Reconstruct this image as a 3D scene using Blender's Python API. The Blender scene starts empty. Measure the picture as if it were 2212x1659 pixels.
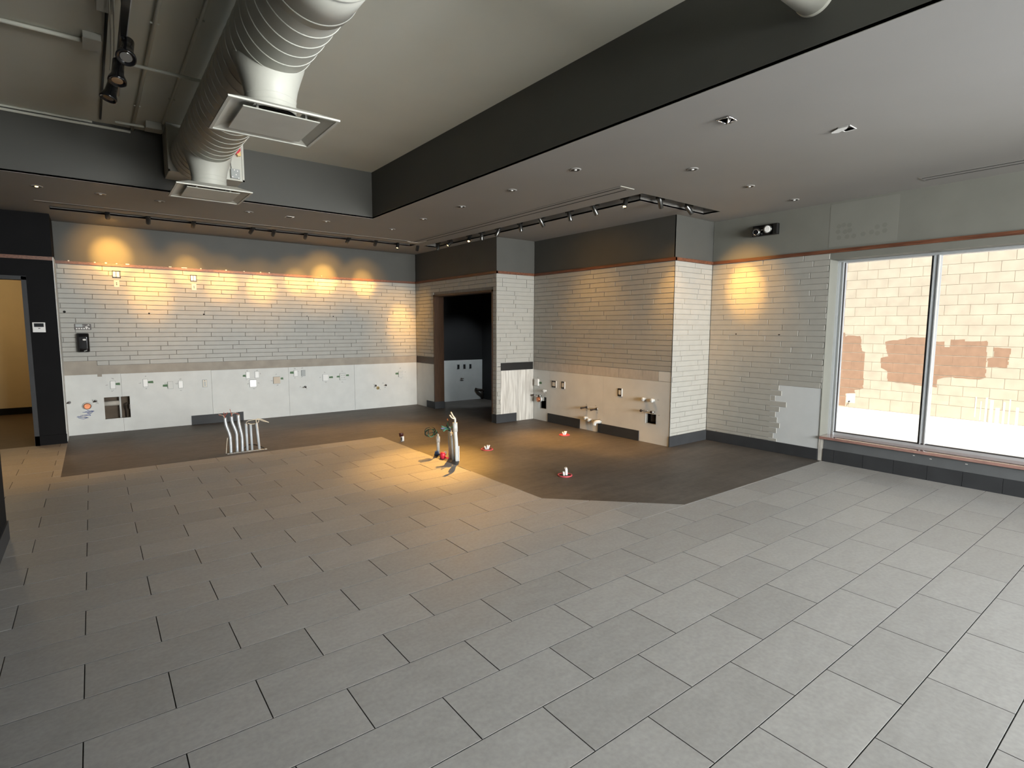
import bpy, bmesh, math, random
from mathutils import Vector, Matrix
random.seed(7)
PI = math.pi
S = bpy.context.scene
COL = S.collection

# ------------------------------------------------------------------ camera, light, exposure
cam_d = bpy.data.cameras.new('camera'); cam = bpy.data.objects.new('camera', cam_d); COL.objects.link(cam)
cam_d.sensor_width = 36.0; cam_d.lens = 36.0 * 1178.81 / 2212.0; cam_d.clip_start = 0.05; cam_d.clip_end = 200
def cam_matrix(yaw, pitch, roll, loc):
    a, b, r = (math.radians(v) for v in (yaw, pitch, roll))
    f = Vector((math.sin(a)*math.cos(b), math.cos(a)*math.cos(b), math.sin(b)))
    rt = Vector((math.cos(a), -math.sin(a), 0)); up = rt.cross(f)
    r2 = rt*math.cos(r) + up*math.sin(r); u2 = -rt*math.sin(r) + up*math.cos(r)
    m = Matrix((r2, u2, -f)).transposed().to_4x4(); m.translation = Vector(loc)
    return m
cam.matrix_world = cam_matrix(37.49203, -5.87032, 0.20806, (0, 0, 1.6))
S.camera = cam
CAMINV = cam.matrix_world.inverted()
S.view_settings.view_transform = 'Standard'; S.view_settings.look = 'None'
S.view_settings.exposure = 0.28; S.view_settings.gamma = 1.0; S.view_settings.use_curve_mapping = False
try:
    S.cycles.use_denoising = True
    S.cycles.max_bounces = 10; S.cycles.diffuse_bounces = 6; S.cycles.glossy_bounces = 4
    S.cycles.transparent_max_bounces = 16; S.cycles.caustics_reflective = False; S.cycles.caustics_refractive = False
    S.cycles.sample_clamp_indirect = 6.0
except Exception:
    pass
W = bpy.data.worlds.new('sky'); S.world = W; W.use_nodes = True
bg = W.node_tree.nodes['Background']; bg.inputs[0].default_value = (0.72, 0.86, 1.0, 1); bg.inputs[1].default_value = 1.25
def light(name, kind, loc, power, color, target=None, **kw):
    d = bpy.data.lights.new(name, kind); d.energy = power; d.color = color
    for k, v in kw.items(): setattr(d, k, v)
    o = bpy.data.objects.new(name, d); COL.objects.link(o); o.location = loc
    if target is not None:
        o.rotation_euler = (Vector(target) - Vector(loc)).to_track_quat('-Z', 'Y').to_euler()
    return o
light('sun', 'SUN', (0, 0, 12), 7.4, (1.0, 0.95, 0.86), target=(0.42, 0.47, 12 - 0.86), angle=0.01)
# daylight through the shop front behind the camera and through the side windows beside it
light('shopfront_daylight', 'AREA', (3.7, -6.5, 1.85), 1530, (1.0, 0.99, 0.955), target=(3.1, 0, -1.0), shape='RECTANGLE', size=5.8, size_y=2.4, spread=math.radians(150))
light('side_window_daylight', 'AREA', (7.75, -3.5, 1.6), 190, (0.38, 0.62, 1.0), target=(3.5, -1.3, -.3), shape='RECTANGLE', size=3.9, size_y=1.9, spread=math.radians(150))
# added area lamp by the ground, standing in for sunlit pavement brightening the soffit
light('soffit_fill', 'AREA', (8.4, -1.2, -.12), 340, (0.88, 0.90, 1.0), target=(6.9, -1.1, 1.5), shape='RECTANGLE', size=3.6, size_y=1.3)

WARM = (1.0, 0.50, 0.095)

# ------------------------------------------------------------------ constants of the room (metres)
XL, XC, XA, XR = -0.3555, 5.3186, 6.1231, 6.9789
YB, Y1, Y2 = 10.1939, 7.3578, 4.4763
ZT, ZS, XT, YT, ZC = 2.4895, 3.0759, 3.1376, 7.2382, 3.6877
ZTT = 2.529
YD = 9.595
ZBASE = 0.145
CRS = 0.07
BRL = 0.5145

# ------------------------------------------------------------------ materials
def nodes_of(name):
    m = bpy.data.materials.new(name); m.use_nodes = True
    nt = m.node_tree; return m, nt, nt.nodes['Principled BSDF']
def mat(name, rgb, rough=0.6, var=0.08, scale=6.0, bump=0.0, bscale=60.0, metal=0.0, stretch=(1, 1, 1), rnd=0.0, spec=0.5, detail=4.0, rgb2=None, amount=None, coat=0.0):
    m, nt, b = nodes_of(name); N = nt.nodes; L = nt.links
    b.inputs['Roughness'].default_value = rough; b.inputs['Metallic'].default_value = metal
    b.inputs['Specular IOR Level'].default_value = spec
    if coat: b.inputs['Coat Weight'].default_value = coat; b.inputs['Coat Roughness'].default_value = 0.08
    g = N.new('ShaderNodeNewGeometry')
    mp = N.new('ShaderNodeMapping'); mp.inputs['Scale'].default_value = stretch
    L.new(g.outputs['Position'], mp.inputs['Vector'])
    nz = N.new('ShaderNodeTexNoise'); nz.inputs['Scale'].default_value = scale; nz.inputs['Detail'].default_value = detail
    L.new(mp.outputs['Vector'], nz.inputs['Vector'])
    rp = N.new('ShaderNodeValToRGB')
    rp.color_ramp.elements[0].position = 0.3; rp.color_ramp.elements[1].position = 0.7
    c2 = rgb2 if rgb2 else rgb
    rp.color_ramp.elements[0].color = tuple(c*(1-var) for c in c2) + (1,)
    rp.color_ramp.elements[1].color = tuple(min(1, c*(1+var)) for c in rgb) + (1,)
    L.new(nz.outputs['Fac'], rp.inputs['Fac'])
    out = rp.outputs['Color']
    if rnd:
        oi = N.new('ShaderNodeObjectInfo'); mr = N.new('ShaderNodeMapRange')
        mr.inputs['To Min'].default_value = 1-rnd; mr.inputs['To Max'].default_value = 1+rnd
        L.new(oi.outputs['Random'], mr.inputs['Value'])
        mx = N.new('ShaderNodeMix'); mx.data_type = 'RGBA'; mx.blend_type = 'MULTIPLY'; mx.inputs['Factor'].default_value = 1
        cb = N.new('ShaderNodeCombineColor')
        for i in range(3): L.new(mr.outputs['Result'], cb.inputs[i])
        L.new(out, mx.inputs['A']); L.new(cb.outputs['Color'], mx.inputs['B']); out = mx.outputs['Result']
    L.new(out, b.inputs['Base Color'])
    if bump:
        n2 = N.new('ShaderNodeTexNoise'); n2.inputs['Scale'].default_value = bscale; n2.inputs['Detail'].default_value = 3
        L.new(mp.outputs['Vector'], n2.inputs['Vector'])
        bp = N.new('ShaderNodeBump'); bp.inputs['Strength'].default_value = bump; bp.inputs['Distance'].default_value = 0.002
        L.new(n2.outputs['Fac'], bp.inputs['Height']); L.new(bp.outputs['Normal'], b.inputs['Normal'])
    return m
def emis(name, rgb, strength):
    m, nt, b = nodes_of(name)
    b.inputs['Base Color'].default_value = (0.8, 0.8, 0.8, 1)
    b.inputs['Emission Color'].default_value = rgb + (1,); b.inputs['Emission Strength'].default_value = strength
    return m
def floor_tile_mat():
    m, nt, b = nodes_of('floor_tile'); N = nt.nodes; L = nt.links
    g = N.new('ShaderNodeNewGeometry'); oi = N.new('ShaderNodeObjectInfo')
    ad = N.new('ShaderNodeVectorMath'); ad.operation = 'ADD'
    sc = N.new('ShaderNodeVectorMath'); sc.operation = 'SCALE'; sc.inputs['Scale'].default_value = 37.0
    cx = N.new('ShaderNodeCombineXYZ'); L.new(oi.outputs['Random'], cx.inputs[2]); L.new(cx.outputs[0], sc.inputs[0])
    L.new(g.outputs['Position'], ad.inputs[0]); L.new(sc.outputs['Vector'], ad.inputs[1])
    mp = N.new('ShaderNodeMapping'); mp.inputs['Scale'].default_value = (2.0, 4.5, 1.0); L.new(ad.outputs[0], mp.inputs['Vector'])
    n1 = N.new('ShaderNodeTexNoise'); n1.inputs['Scale'].default_value = 3.0; n1.inputs['Detail'].default_value = 6; L.new(mp.outputs[0], n1.inputs['Vector'])
    n2 = N.new('ShaderNodeTexNoise'); n2.inputs['Scale'].default_value = 45.0; n2.inputs['Detail'].default_value = 2; L.new(g.outputs['Position'], n2.inputs['Vector'])
    n3 = N.new('ShaderNodeTexNoise'); n3.inputs['Scale'].default_value = 2.2; n3.inputs['Detail'].default_value = 10; n3.inputs['Roughness'].default_value = 0.75; L.new(g.outputs['Position'], n3.inputs['Vector'])
    r1 = N.new('ShaderNodeValToRGB'); r1.color_ramp.elements[0].position = .25; r1.color_ramp.elements[1].position = .75
    r1.color_ramp.elements[0].color = (.300, .292, .280, 1); r1.color_ramp.elements[1].color = (.350, .342, .330, 1)
    L.new(n1.outputs['Fac'], r1.inputs['Fac'])
    r2 = N.new('ShaderNodeMapRange'); r2.inputs['From Min'].default_value = .3; r2.inputs['From Max'].default_value = .7; r2.inputs['To Min'].default_value = .93; r2.inputs['To Max'].default_value = 1.07; L.new(n2.outputs['Fac'], r2.inputs['Value'])
    r3 = N.new('ShaderNodeMapRange'); r3.inputs['To Min'].default_value = .93; r3.inputs['To Max'].default_value = 1.07; L.new(oi.outputs['Random'], r3.inputs['Value'])
    mu = N.new('ShaderNodeMath'); mu.operation = 'MULTIPLY'; L.new(r2.outputs[0], mu.inputs[0]); L.new(r3.outputs[0], mu.inputs[1])
    hs = N.new('ShaderNodeHueSaturation'); L.new(mu.outputs[0], hs.inputs['Value']); L.new(r1.outputs['Color'], hs.inputs['Color'])
    r4 = N.new('ShaderNodeMapRange'); r4.inputs['From Min'].default_value = .655; r4.inputs['From Max'].default_value = .76; r4.inputs['To Max'].default_value = .45; L.new(n3.outputs['Fac'], r4.inputs['Value'])
    mx = N.new('ShaderNodeMix'); mx.data_type = 'RGBA'; mx.inputs['B'].default_value = (.42, .41, .39, 1)
    L.new(r4.outputs[0], mx.inputs['Factor']); L.new(hs.outputs[0], mx.inputs['A']); L.new(mx.outputs['Result'], b.inputs['Base Color'])
    r5 = N.new('ShaderNodeMapRange'); r5.inputs['To Min'].default_value = .42; r5.inputs['To Max'].default_value = .62; L.new(n1.outputs['Fac'], r5.inputs['Value']); L.new(r5.outputs[0], b.inputs['Roughness'])
    bp = N.new('ShaderNodeBump'); bp.inputs['Strength'].default_value = .08; bp.inputs['Distance'].default_value = .002
    L.new(n2.outputs['Fac'], bp.inputs['Height']); L.new(bp.outputs[0], b.inputs['Normal'])
    return m
def concrete_mat():
    m, nt, b = nodes_of('dark_concrete'); N = nt.nodes; L = nt.links
    g = N.new('ShaderNodeNewGeometry')
    def nz(scale, detail, rough=.6, st=(1, 1, 1)):
        mp = N.new('ShaderNodeMapping'); mp.inputs['Scale'].default_value = st; L.new(g.outputs['Position'], mp.inputs['Vector'])
        n = N.new('ShaderNodeTexNoise'); n.inputs['Scale'].default_value = scale; n.inputs['Detail'].default_value = detail; n.inputs['Roughness'].default_value = rough
        L.new(mp.outputs[0], n.inputs['Vector']); return n
    a = nz(1.1, 8); c = nz(14, 5, .7); s = nz(3.0, 9, .7, (.5, 3.5, 1))
    r = N.new('ShaderNodeValToRGB'); e = r.color_ramp.elements
    e[0].position = .3; e[0].color = (.042, .035, .029, 1); e[1].position = .70; e[1].color = (.128, .112, .097, 1)
    mx = N.new('ShaderNodeMix'); mx.inputs['Factor'].default_value = .45
    L.new(a.outputs['Fac'], mx.inputs['A']); L.new(s.outputs['Fac'], mx.inputs['B']); L.new(mx.outputs['Result'], r.inputs['Fac'])
    v = N.new('ShaderNodeMapRange'); v.inputs['From Min'].default_value = .3; v.inputs['From Max'].default_value = .7; v.inputs['To Min'].default_value = .82; v.inputs['To Max'].default_value = 1.18; L.new(c.outputs['Fac'], v.inputs['Value'])
    hs = N.new('ShaderNodeHueSaturation'); L.new(v.outputs[0], hs.inputs['Value']); L.new(r.outputs['Color'], hs.inputs['Color'])
    w = nz(2.6, 12, .8); q = N.new('ShaderNodeMapRange'); q.inputs['From Min'].default_value = .64; q.inputs['From Max'].default_value = .76; q.inputs['To Max'].default_value = .55; L.new(w.outputs['Fac'], q.inputs['Value'])
    m2 = N.new('ShaderNodeMix'); m2.data_type = 'RGBA'; m2.inputs['B'].default_value = (.25, .23, .21, 1); L.new(q.outputs[0], m2.inputs['Factor']); L.new(hs.outputs[0], m2.inputs['A'])
    L.new(m2.outputs['Result'], b.inputs['Base Color']); b.inputs['Roughness'].default_value = .55
    bp = N.new('ShaderNodeBump'); bp.inputs['Strength'].default_value = .25; bp.inputs['Distance'].default_value = .003
    L.new(c.outputs['Fac'], bp.inputs['Height']); L.new(bp.outputs[0], b.inputs['Normal'])
    return m
def glass_mat():
    m = bpy.data.materials.new('window_glass'); m.use_nodes = True; nt = m.node_tree; N = nt.nodes; L = nt.links
    N.remove(N['Principled BSDF']); out = N['Material Output']
    t = N.new('ShaderNodeBsdfTransparent'); t.inputs[0].default_value = (.97, .98, .975, 1)
    gl = N.new('ShaderNodeBsdfGlossy'); gl.inputs['Roughness'].default_value = 0.0
    fr = N.new('ShaderNodeFresnel'); fr.inputs['IOR'].default_value = 1.45
    mx = N.new('ShaderNodeMixShader'); L.new(fr.outputs[0], mx.inputs[0]); L.new(t.outputs[0], mx.inputs[1]); L.new(gl.outputs[0], mx.inputs[2]); L.new(mx.outputs[0], out.inputs[0])
    return m

M = {
 'tile': floor_tile_mat(), 'concrete': concrete_mat(), 'glass': glass_mat(),
 'grout_floor': mat('floor_grout', (.045, .043, .041), .9, .15, 20),
 'brick': mat('white_painted_brick', (.385, .377, .348), .50, .04, 9, .30, 55, rnd=.018),
 'grout2': mat('painted_grout', (.335, .328, .303), .8, .08, 20),
 'grout': mat('brick_grout', (.225, .215, .198), .9, .12, 20),
 'board': mat('white_wall_board', (.66, .67, .655), .62, .045, 5, .12, 90),
 'boardcool': mat('cool_white_board', (.60, .625, .64), .62, .03, 5, .08, 90),
 'board2': mat('stained_board', (.60, .585, .55), .7, .20, 5, .3, 50, stretch=(9, 9, .55), rgb2=(.50, .47, .43)),
 'tanstrip': mat('tan_adhesive_strip', (.36, .325, .28), .8, .12, 5, .2, 40),
 'tanboard': mat('tan_painted_board', (.47, .44, .40), .7, .10, 7, .2, 40, stretch=(3, 3, 1)),
 'charcoal': mat('charcoal_wall_paint', (.070, .070, .064), .62, .05, 3, .10, 120),
 'bakedgrey': mat('wall_paint_baked_light', (.200, .202, .180), .62, .05, 3, .10, 120),  # charcoal paint lightened in colour for the light reflected onto the window wall
 'dark': mat('near_black_wall_paint', (.0085, .0085, .0095), .75, .08, 4, .10, 120, spec=.12),
 'soffit': mat('grey_soffit_paint', (.27, .262, .25), .7, .03, 1.2, .05, 120),
 'ceil': mat('grey_green_ceiling_paint', (.64, .645, .58), .75, .03, 1.5, .08, 100),
 'fascia': mat('charcoal_fascia_paint', (.066, .066, .060), .65, .04, 2, .06, 120),
 'duct': mat('painted_duct', (.52, .52, .47), .5, .05, 5, .10, 60),
 'ductrib': mat('duct_seam_paint', (.56, .56, .51), .45, .05, 9),
 'wood': mat('reddish_wood_trim', (.17, .068, .036), .42, .30, 4, .1, 60, stretch=(8, 1.2, 30), rgb2=(.115, .042, .024)),
 'woodframe': mat('brown_door_lining', (.062, .027, .010), .5, .25, 5, .1, 50, stretch=(14, 14, 1.2)),
 'basetile': mat('dark_base_tile', (.037, .039, .043), .55, .10, 6, .1, 60, spec=.3),
 'sillstone': mat('red_brown_sill', (.36, .20, .17), .06, .15, 12, 0, spec=1.0, coat=1.0),
 'apron': mat('grey_apron_paint', (.115, .122, .130), .5, .08, 5),
 'alu': mat('grey_aluminium_frame', (.62, .65, .68), .30, .03, 10, metal=.35),
 'aludark': mat('dark_aluminium', (.06, .06, .065), .4, .05, 10, metal=.4),
 'black': mat('black_metal', (.012, .012, .012), .38, .1, 10),
 'lampgrey': mat('satin_grey_lamp_metal', (.16, .16, .155), .28, .05, 10, metal=.9),
 'chrome': mat('chrome', (.75, .75, .76), .12, .04, 10, metal=1),
 'blackroom': mat('black_room_paint', (.012, .012, .013), .8, .1, 4),  # black paint of the back room walls
 'yellow': mat('cream_yellow_wall', (.52, .43, .27), .7, .04, 4),
 'brownfloor': mat('brown_floor', (.075, .050, .030), .5, .2, 5, stretch=(1, 5, 1)),
 'cmu': mat('tan_concrete_block', (.52, .435, .335), .9, .08, 5, .8, 70, rnd=.04),
 'mortar': mat('block_mortar', (.60, .52, .42), .95, .1, 12),
 'paint': mat('brown_patch_paint', (.34, .20, .128), .8, .10, 9, .4, 60),
 'drip': mat('white_drip_paint', (.72, .70, .66), .8, .05, 8),
 'ground': mat('pale_concrete_ground', (.62, .60, .56), .9, .06, 2, .3, 30),
 'plastic': mat('white_plastic', (.80, .80, .79), .35, .02, 10),
 'ivory': mat('ivory_plate', (.66, .60, .50), .4, .03, 10),
 'tanplate': mat('tan_box_plate', (.56, .47, .37), .5, .04, 10),
 'greyplate': mat('grey_plate', (.33, .35, .35), .4, .03, 10),
 'steel': mat('galvanised_steel', (.62, .66, .70), .38, .12, 25, metal=.65),
 'pvc': mat('pale_grey_pipe', (.52, .56, .60), .4, .06, 14),
 'whitepipe': mat('white_pipe', (.62, .63, .62), .35, .03, 12),
 'copper': mat('copper', (.52, .20, .10), .35, .12, 14, metal=.75),
 'brass': mat('brass', (.42, .32, .14), .35, .1, 14, metal=.8),
 'iron': mat('dark_pipe', (.035, .025, .02), .5, .15, 20, metal=.3),
 'tape': mat('green_tape', (.085, .17, .085), .7, .08, 20),
 'pencil': mat('pencil_mark', (.25, .25, .25), .8, .1, 20),
 'bluepen': mat('blue_marker', (.05, .085, .27), .7, .15, 20),
 'cavity': mat('wall_cavity', (.105, .080, .058), .9, .2, 8),
 'insul': mat('pale_pipe_wrap', (.50, .47, .42), .8, .1, 15),
 'redplastic': mat('red_plastic', (.62, .03, .06), .3, .05, 10),
 'pinkred': mat('pink_red_ring', (.55, .07, .09), .5, .08, 20),
 'redwire': mat('red_wire', (.40, .07, .04), .5, .1, 20),
 'whitewire': mat('cream_wire', (.78, .70, .55), .5, .05, 20),
 'greenwire': mat('green_wire', (.05, .24, .18), .5, .1, 20),
 'blackwire': mat('black_wire', (.012, .016, .015), .45, .1, 20),
 'bluefit': mat('blue_fitting', (.10, .22, .55), .4, .1, 20),
 'darkred': mat('dark_red_cap', (.055, .012, .012), .4, .1, 20),
 'ghost': mat('pale_ghost_patch', (.225, .228, .205), .62, .03, 3),
 'screen': mat('dark_screen', (.02, .022, .025), .15, .05, 10),
 'signwhite': mat('sign_white', (.75, .73, .70), .5, .03, 10),
 'signdark': mat('sign_dark_brown', (.035, .022, .02), .4, .1, 10),
 'amber': mat('clear_amber_lens', (.80, .55, .25), .2, .05, 10),
 'hole': mat('dark_hole', (.01, .009, .008), .9, .1, 10),
 'glossblack': mat('glossy_black_plastic', (.008, .008, .009), .12, .05, 10, spec=.6),
 'lensoff': mat('silver_reflector', (.85, .86, .88), .10, .02, 10, metal=1),
 'lenswarm': emis('lit_warm_lens', (1.0, .62, .25), 6.0),
}

# ------------------------------------------------------------------ helpers
def new_bm(): return bmesh.new()
def bx(bm, x0, y0, z0, x1, y1, z1):
    x0, x1 = sorted((x0, x1)); y0, y1 = sorted((y0, y1)); z0, z1 = sorted((z0, z1))
    v = [bm.verts.new(p) for p in ((x0,y0,z0),(x1,y0,z0),(x1,y1,z0),(x0,y1,z0),(x0,y0,z1),(x1,y0,z1),(x1,y1,z1),(x0,y1,z1))]
    fs = []
    for q in ((3,2,1,0),(4,5,6,7),(0,1,5,4),(1,2,6,5),(2,3,7,6),(3,0,4,7)): fs.append(bm.faces.new([v[i] for i in q]))
    return bm
def box(*a): return bx(new_bm(), *a)
def bevel(bm, w, seg=2):
    bmesh.ops.bevel(bm, geom=list(bm.edges), offset=w, segments=seg, profile=.6, affect='EDGES'); return bm
def frame_of(d):
    d = d.normalized(); a = Vector((0,0,1)) if abs(d.z) < .9 else Vector((1,0,0))
    u = d.cross(a).normalized(); return u, d.cross(u).normalized()
def tube(bm, pts, r, n=10, caps=True):
    pts = [Vector(p) for p in pts]; rs = r if isinstance(r, (list, tuple)) else [r]*len(pts)
    rings = []; u = None
    for i, p in enumerate(pts):
        d = (pts[min(i+1, len(pts)-1)] - pts[max(i-1, 0)])
        if d.length < 1e-9: d = Vector((0,0,1))
        d.normalize()
        if u is None: u, w = frame_of(d)
        else:
            u = (u - d*u.dot(d))
            if u.length < 1e-6: u, w = frame_of(d)
            u.normalize(); w = d.cross(u)
        rings.append([bm.verts.new(p + (u*math.cos(2*PI*k/n) + w*math.sin(2*PI*k/n))*rs[i]) for k in range(n)])
    for a, b in zip(rings, rings[1:]):
        for k in range(n):
            f = bm.faces.new((a[k], a[(k+1) % n], b[(k+1) % n], b[k])); f.smooth = True
    if caps:
        bm.faces.new(list(reversed(rings[0]))); bm.faces.new(rings[-1])
    return bm
def lathe(bm, axis_p, axis_d, prof, n=24, caps=True):
    d = Vector(axis_d).normalized(); u, w = frame_of(d); p0 = Vector(axis_p); rings = []
    for h, r in prof:
        r = max(r, 1e-4)
        rings.append([bm.verts.new(p0 + d*h + (u*math.cos(2*PI*k/n) + w*math.sin(2*PI*k/n))*r) for k in range(n)])
    for a, b in zip(rings, rings[1:]):
        for k in range(n):
            f = bm.faces.new((a[k], a[(k+1) % n], b[(k+1) % n], b[k])); f.smooth = True
    if caps:
        bm.faces.new(list(reversed(rings[0]))); bm.faces.new(rings[-1])
    return bm
def catmull(pts, k=6):
    P = [Vector(p) for p in pts]; P = [P[0]*2-P[1]] + P + [P[-1]*2-P[-2]]; out = []
    for i in range(1, len(P)-2):
        for j in range(k):
            t = j/k; a, b, c, d = P[i-1], P[i], P[i+1], P[i+2]
            out.append(.5*((2*b)+(c-a)*t+(2*a-5*b+4*c-d)*t*t+(3*b-a-3*c+d)*t**3))
    out.append(P[-2]); return out
def obj(name, bm, m, parent=None):
    """bm is in world coordinates; the object's origin is its parent's origin (or the world origin)"""
    me = bpy.data.meshes.new(name)
    bmesh.ops.recalc_face_normals(bm, faces=bm.faces)
    if parent is not None:
        off = Vector((0, 0, 0)); p = parent
        while p is not None: off += p.location; p = p.parent
        bmesh.ops.translate(bm, verts=bm.verts, vec=-off)
    bm.to_mesh(me); bm.free()
    for mm in (m if isinstance(m, (list, tuple)) else [m]): me.materials.append(M[mm] if isinstance(mm, str) else mm)
    o = bpy.data.objects.new(name, me); COL.objects.link(o)
    if parent is not None: o.parent = parent
    return o
def tag(o, label, cat, group=None, kind=None):
    o['label'] = label; o['category'] = cat
    if group: o['group'] = group
    if kind: o['kind'] = kind
    return o
def thing(name, loc, label, cat, group=None):
    o = bpy.data.objects.new(name, None); o.empty_display_size = .05; COL.objects.link(o); o.location = loc
    return tag(o, label, cat, group)
def struct(name, bm, m, label, cat):
    return tag(obj(name, bm, m), label, cat, None, 'structure')
def poly_prism(bm, pts, axis, a, b):
    """extrude polygon pts (2D in the plane normal to axis) between a and b along axis"""
    def P(p, h): return {'x': (h, p[0], p[1]), 'y': (p[0], h, p[1]), 'z': (p[0], p[1], h)}[axis]
    va = [bm.verts.new(P(p, a)) for p in pts]; vb = [bm.verts.new(P(p, b)) for p in pts]
    bm.faces.new(va); bm.faces.new(list(reversed(vb)))
    for i in range(len(pts)):
        j = (i+1) % len(pts); bm.faces.new((va[i], va[j], vb[j], vb[i]))
    return bm
def clip_half(poly, n, c):
    """keep points with n.p >= c"""
    out = []
    for i, p in enumerate(poly):
        q = poly[(i+1) % len(poly)]; dp = n[0]*p[0]+n[1]*p[1]-c; dq = n[0]*q[0]+n[1]*q[1]-c
        if dp >= 0: out.append(p)
        if dp*dq < 0:
            t = dp/(dp-dq); out.append((p[0]+(q[0]-p[0])*t, p[1]+(q[1]-p[1])*t))
    return out
def area(poly):
    return abs(sum(p[0]*q[1]-q[0]*p[1] for p, q in zip(poly, poly[1:]+poly[:1])))/2
def in_view(p, margin=0.04):
    c = CAMINV @ Vector(p)
    if c.z > -0.05: return False
    k = 1178.81/2212.0
    x = k*c.x/-c.z; y = k*c.y/-c.z
    return abs(x) < .5+margin and abs(y) < .375+margin
def grid_cells(x0, x1, y0, y1, holes):
    xs = sorted({x0, x1} | {v for h in holes for v in (h[0], h[1]) if x0 < v < x1})
    ys = sorted({y0, y1} | {v for h in holes for v in (h[2], h[3]) if y0 < v < y1})
    for a, b in zip(xs, xs[1:]):
        for c, d in zip(ys, ys[1:]):
            mx, my = (a+b)/2, (c+d)/2
            if not any(h[0] < mx < h[1] and h[2] < my < h[3] for h in holes): yield a, b, c, d
def sheet(axis, h0, h1, rect, holes):
    """slab normal to axis between h0 and h1, covering rect minus holes (rect in the other two axes)"""
    bm = new_bm()
    for a, b, c, d in grid_cells(*rect, holes):
        if axis == 'z': bx(bm, a, c, h0, b, d, h1)
        elif axis == 'y': bx(bm, a, h0, c, b, h1, d)
        else: bx(bm, h0, a, c, h1, b, d)
    bmesh.ops.remove_doubles(bm, verts=bm.verts, dist=1e-5)
    # drop inner faces shared by two neighbouring cells
    seen = {}
    for f in bm.faces: seen.setdefault(tuple(sorted(v.index for v in f.verts)), []).append(f)
    bm.verts.index_update(); seen = {}
    for f in bm.faces: seen.setdefault(tuple(sorted(v.index for v in f.verts)), []).append(f)
    dead = [f for fs in seen.values() if len(fs) > 1 for f in fs]
    if dead: bmesh.ops.delete(bm, geom=dead, context='FACES')
    return bm

# ------------------------------------------------------------------ floor
flo = struct('floor', box(-3.0, -6.2, -.17, XC+.25, 9.7, -.0035), 'grout_floor', 'large grey tiled floor with a dark bare concrete area at the back', 'floor')
bx_b = new_bm(); bx(bx_b, XC-.01, -6.2, -.17, 7.28, 2.9, -.0035)
obj('grout_bed', bx_b, 'grout_floor', flo)
CX, CY, CYB = 3.285, 2.885, 7.428
slab = [(XL, CYB), (CX, CYB), (CX, 3.804), (4.205, CY), (XR+.02, CY), (XR+.02, Y2+.02), (XA+.02, Y2+.02), (XA+.02, Y1+.02), (XC+.6, Y1+.02), (XC+.6, Y1+.3), (7.1, Y1+.3), (7.1, YB+.02), (XL, YB+.02)]
bm = new_bm(); poly_prism(bm, slab, 'z', -.05, -.0015)
obj('concrete_slab', bm, 'concrete', flo)['label'] = 'dark brown bare concrete area with scuffs'
TX, TY, PX, PY, TJ = -.1205, 2.5622, .61849, .30832, .0044
tile_cache = {}
def tile_mesh():
    if 'full' not in tile_cache:
        bm = new_bm(); a, b = PX/2-TJ/2, PY/2-TJ/2; w = .0005
        r0 = [bm.verts.new(p) for p in ((-a,-b,-.0045),(a,-b,-.0045),(a,b,-.0045),(-a,b,-.0045))]
        r1 = [bm.verts.new(p) for p in ((-a,-b,-w),(a,-b,-w),(a,b,-w),(-a,b,-w))]
        r2 = [bm.verts.new(p) for p in ((-a+w,-b+w,0),(a-w,-b+w,0),(a-w,b-w,0),(-a+w,b-w,0))]
        for A, B in ((r0, r1), (r1, r2)):
            for i in range(4): bm.faces.new((A[i], A[(i+1)%4], B[(i+1)%4], B[i])).material_index = 1 if A is r0 else 0
        bm.faces.new(r2)
        me = bpy.data.meshes.new('tile'); bm.to_mesh(me); bm.free(); me.materials.append(M['tile']); me.materials.append(M['grout_floor']); tile_cache['full'] = me
    return tile_cache['full']
def outside_slab(rect):
    """pieces of a tile rectangle that are not on the concrete"""
    A = [((1,0), CX), ((0,1), CY), ((1,1), CX+3.804)]
    Bp = [((1,0), XL), ((0,1), CYB)]
    pieces = [rect]
    for planes in (A, Bp):
        nxt = []
        for p in pieces:
            rest = p
            for n, c in planes:
                o = clip_half(rest, (-n[0], -n[1]), -c)
                if len(o) > 2 and area(o) > 1e-5: nxt.append(o)
                rest = clip_half(rest, n, c)
                if len(rest) < 3: break
        pieces = nxt
    return pieces
hidden_tiles = new_bm(); n_tiles = 0
for j in range(-29, 24):
    ylo = TY + (j)*PY - PY*0
    for i in range(-9, 13):
        x0 = TX + i*PX + (PX/2 if j % 2 == 0 else 0)
        y0 = ylo
        rect = [(x0+TJ/2, y0+TJ/2), (x0+PX-TJ/2, y0+TJ/2), (x0+PX-TJ/2, y0+PY-TJ/2), (x0+TJ/2, y0+PY-TJ/2)]
        lim = [((1,0), -2.9), ((-1,0), -(XR+.0)), ((0,1), -6.06), ((0,-1), -9.6)]
        for n, c in lim: rect = clip_half(rect, n, c) if len(rect) > 2 else rect
        if len(rect) < 3 or area(rect) < 2e-4: continue
        ps = outside_slab(rect); tot = sum(area(p) for p in ps)
        if tot < 3e-4: continue
        cxm, cym = x0+PX/2, y0+PY/2
        vis = any(in_view((px, py, 0)) for px, py in rect) and cxm > -2.3
        if vis and not (cxm < -.62 and cym < 5.3):
            n_tiles += 1
            if abs(tot - (PX-TJ)*(PY-TJ)) < 1e-6:
                o = bpy.data.objects.new('tile', tile_mesh()); COL.objects.link(o); o.location = (cxm, cym, random.uniform(-.0004, .0003)); o.parent = flo
            else:
                bm = new_bm()
                for p in ps: poly_prism(bm, p, 'z', -.0045, 0)
                obj('tile', bm, 'tile', flo)
        else:
            for p in ps: poly_prism(hidden_tiles, p, 'z', -.0045, 0)
obj('tile', hidden_tiles, 'tile', flo)['kind'] = 'stuff'

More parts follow.
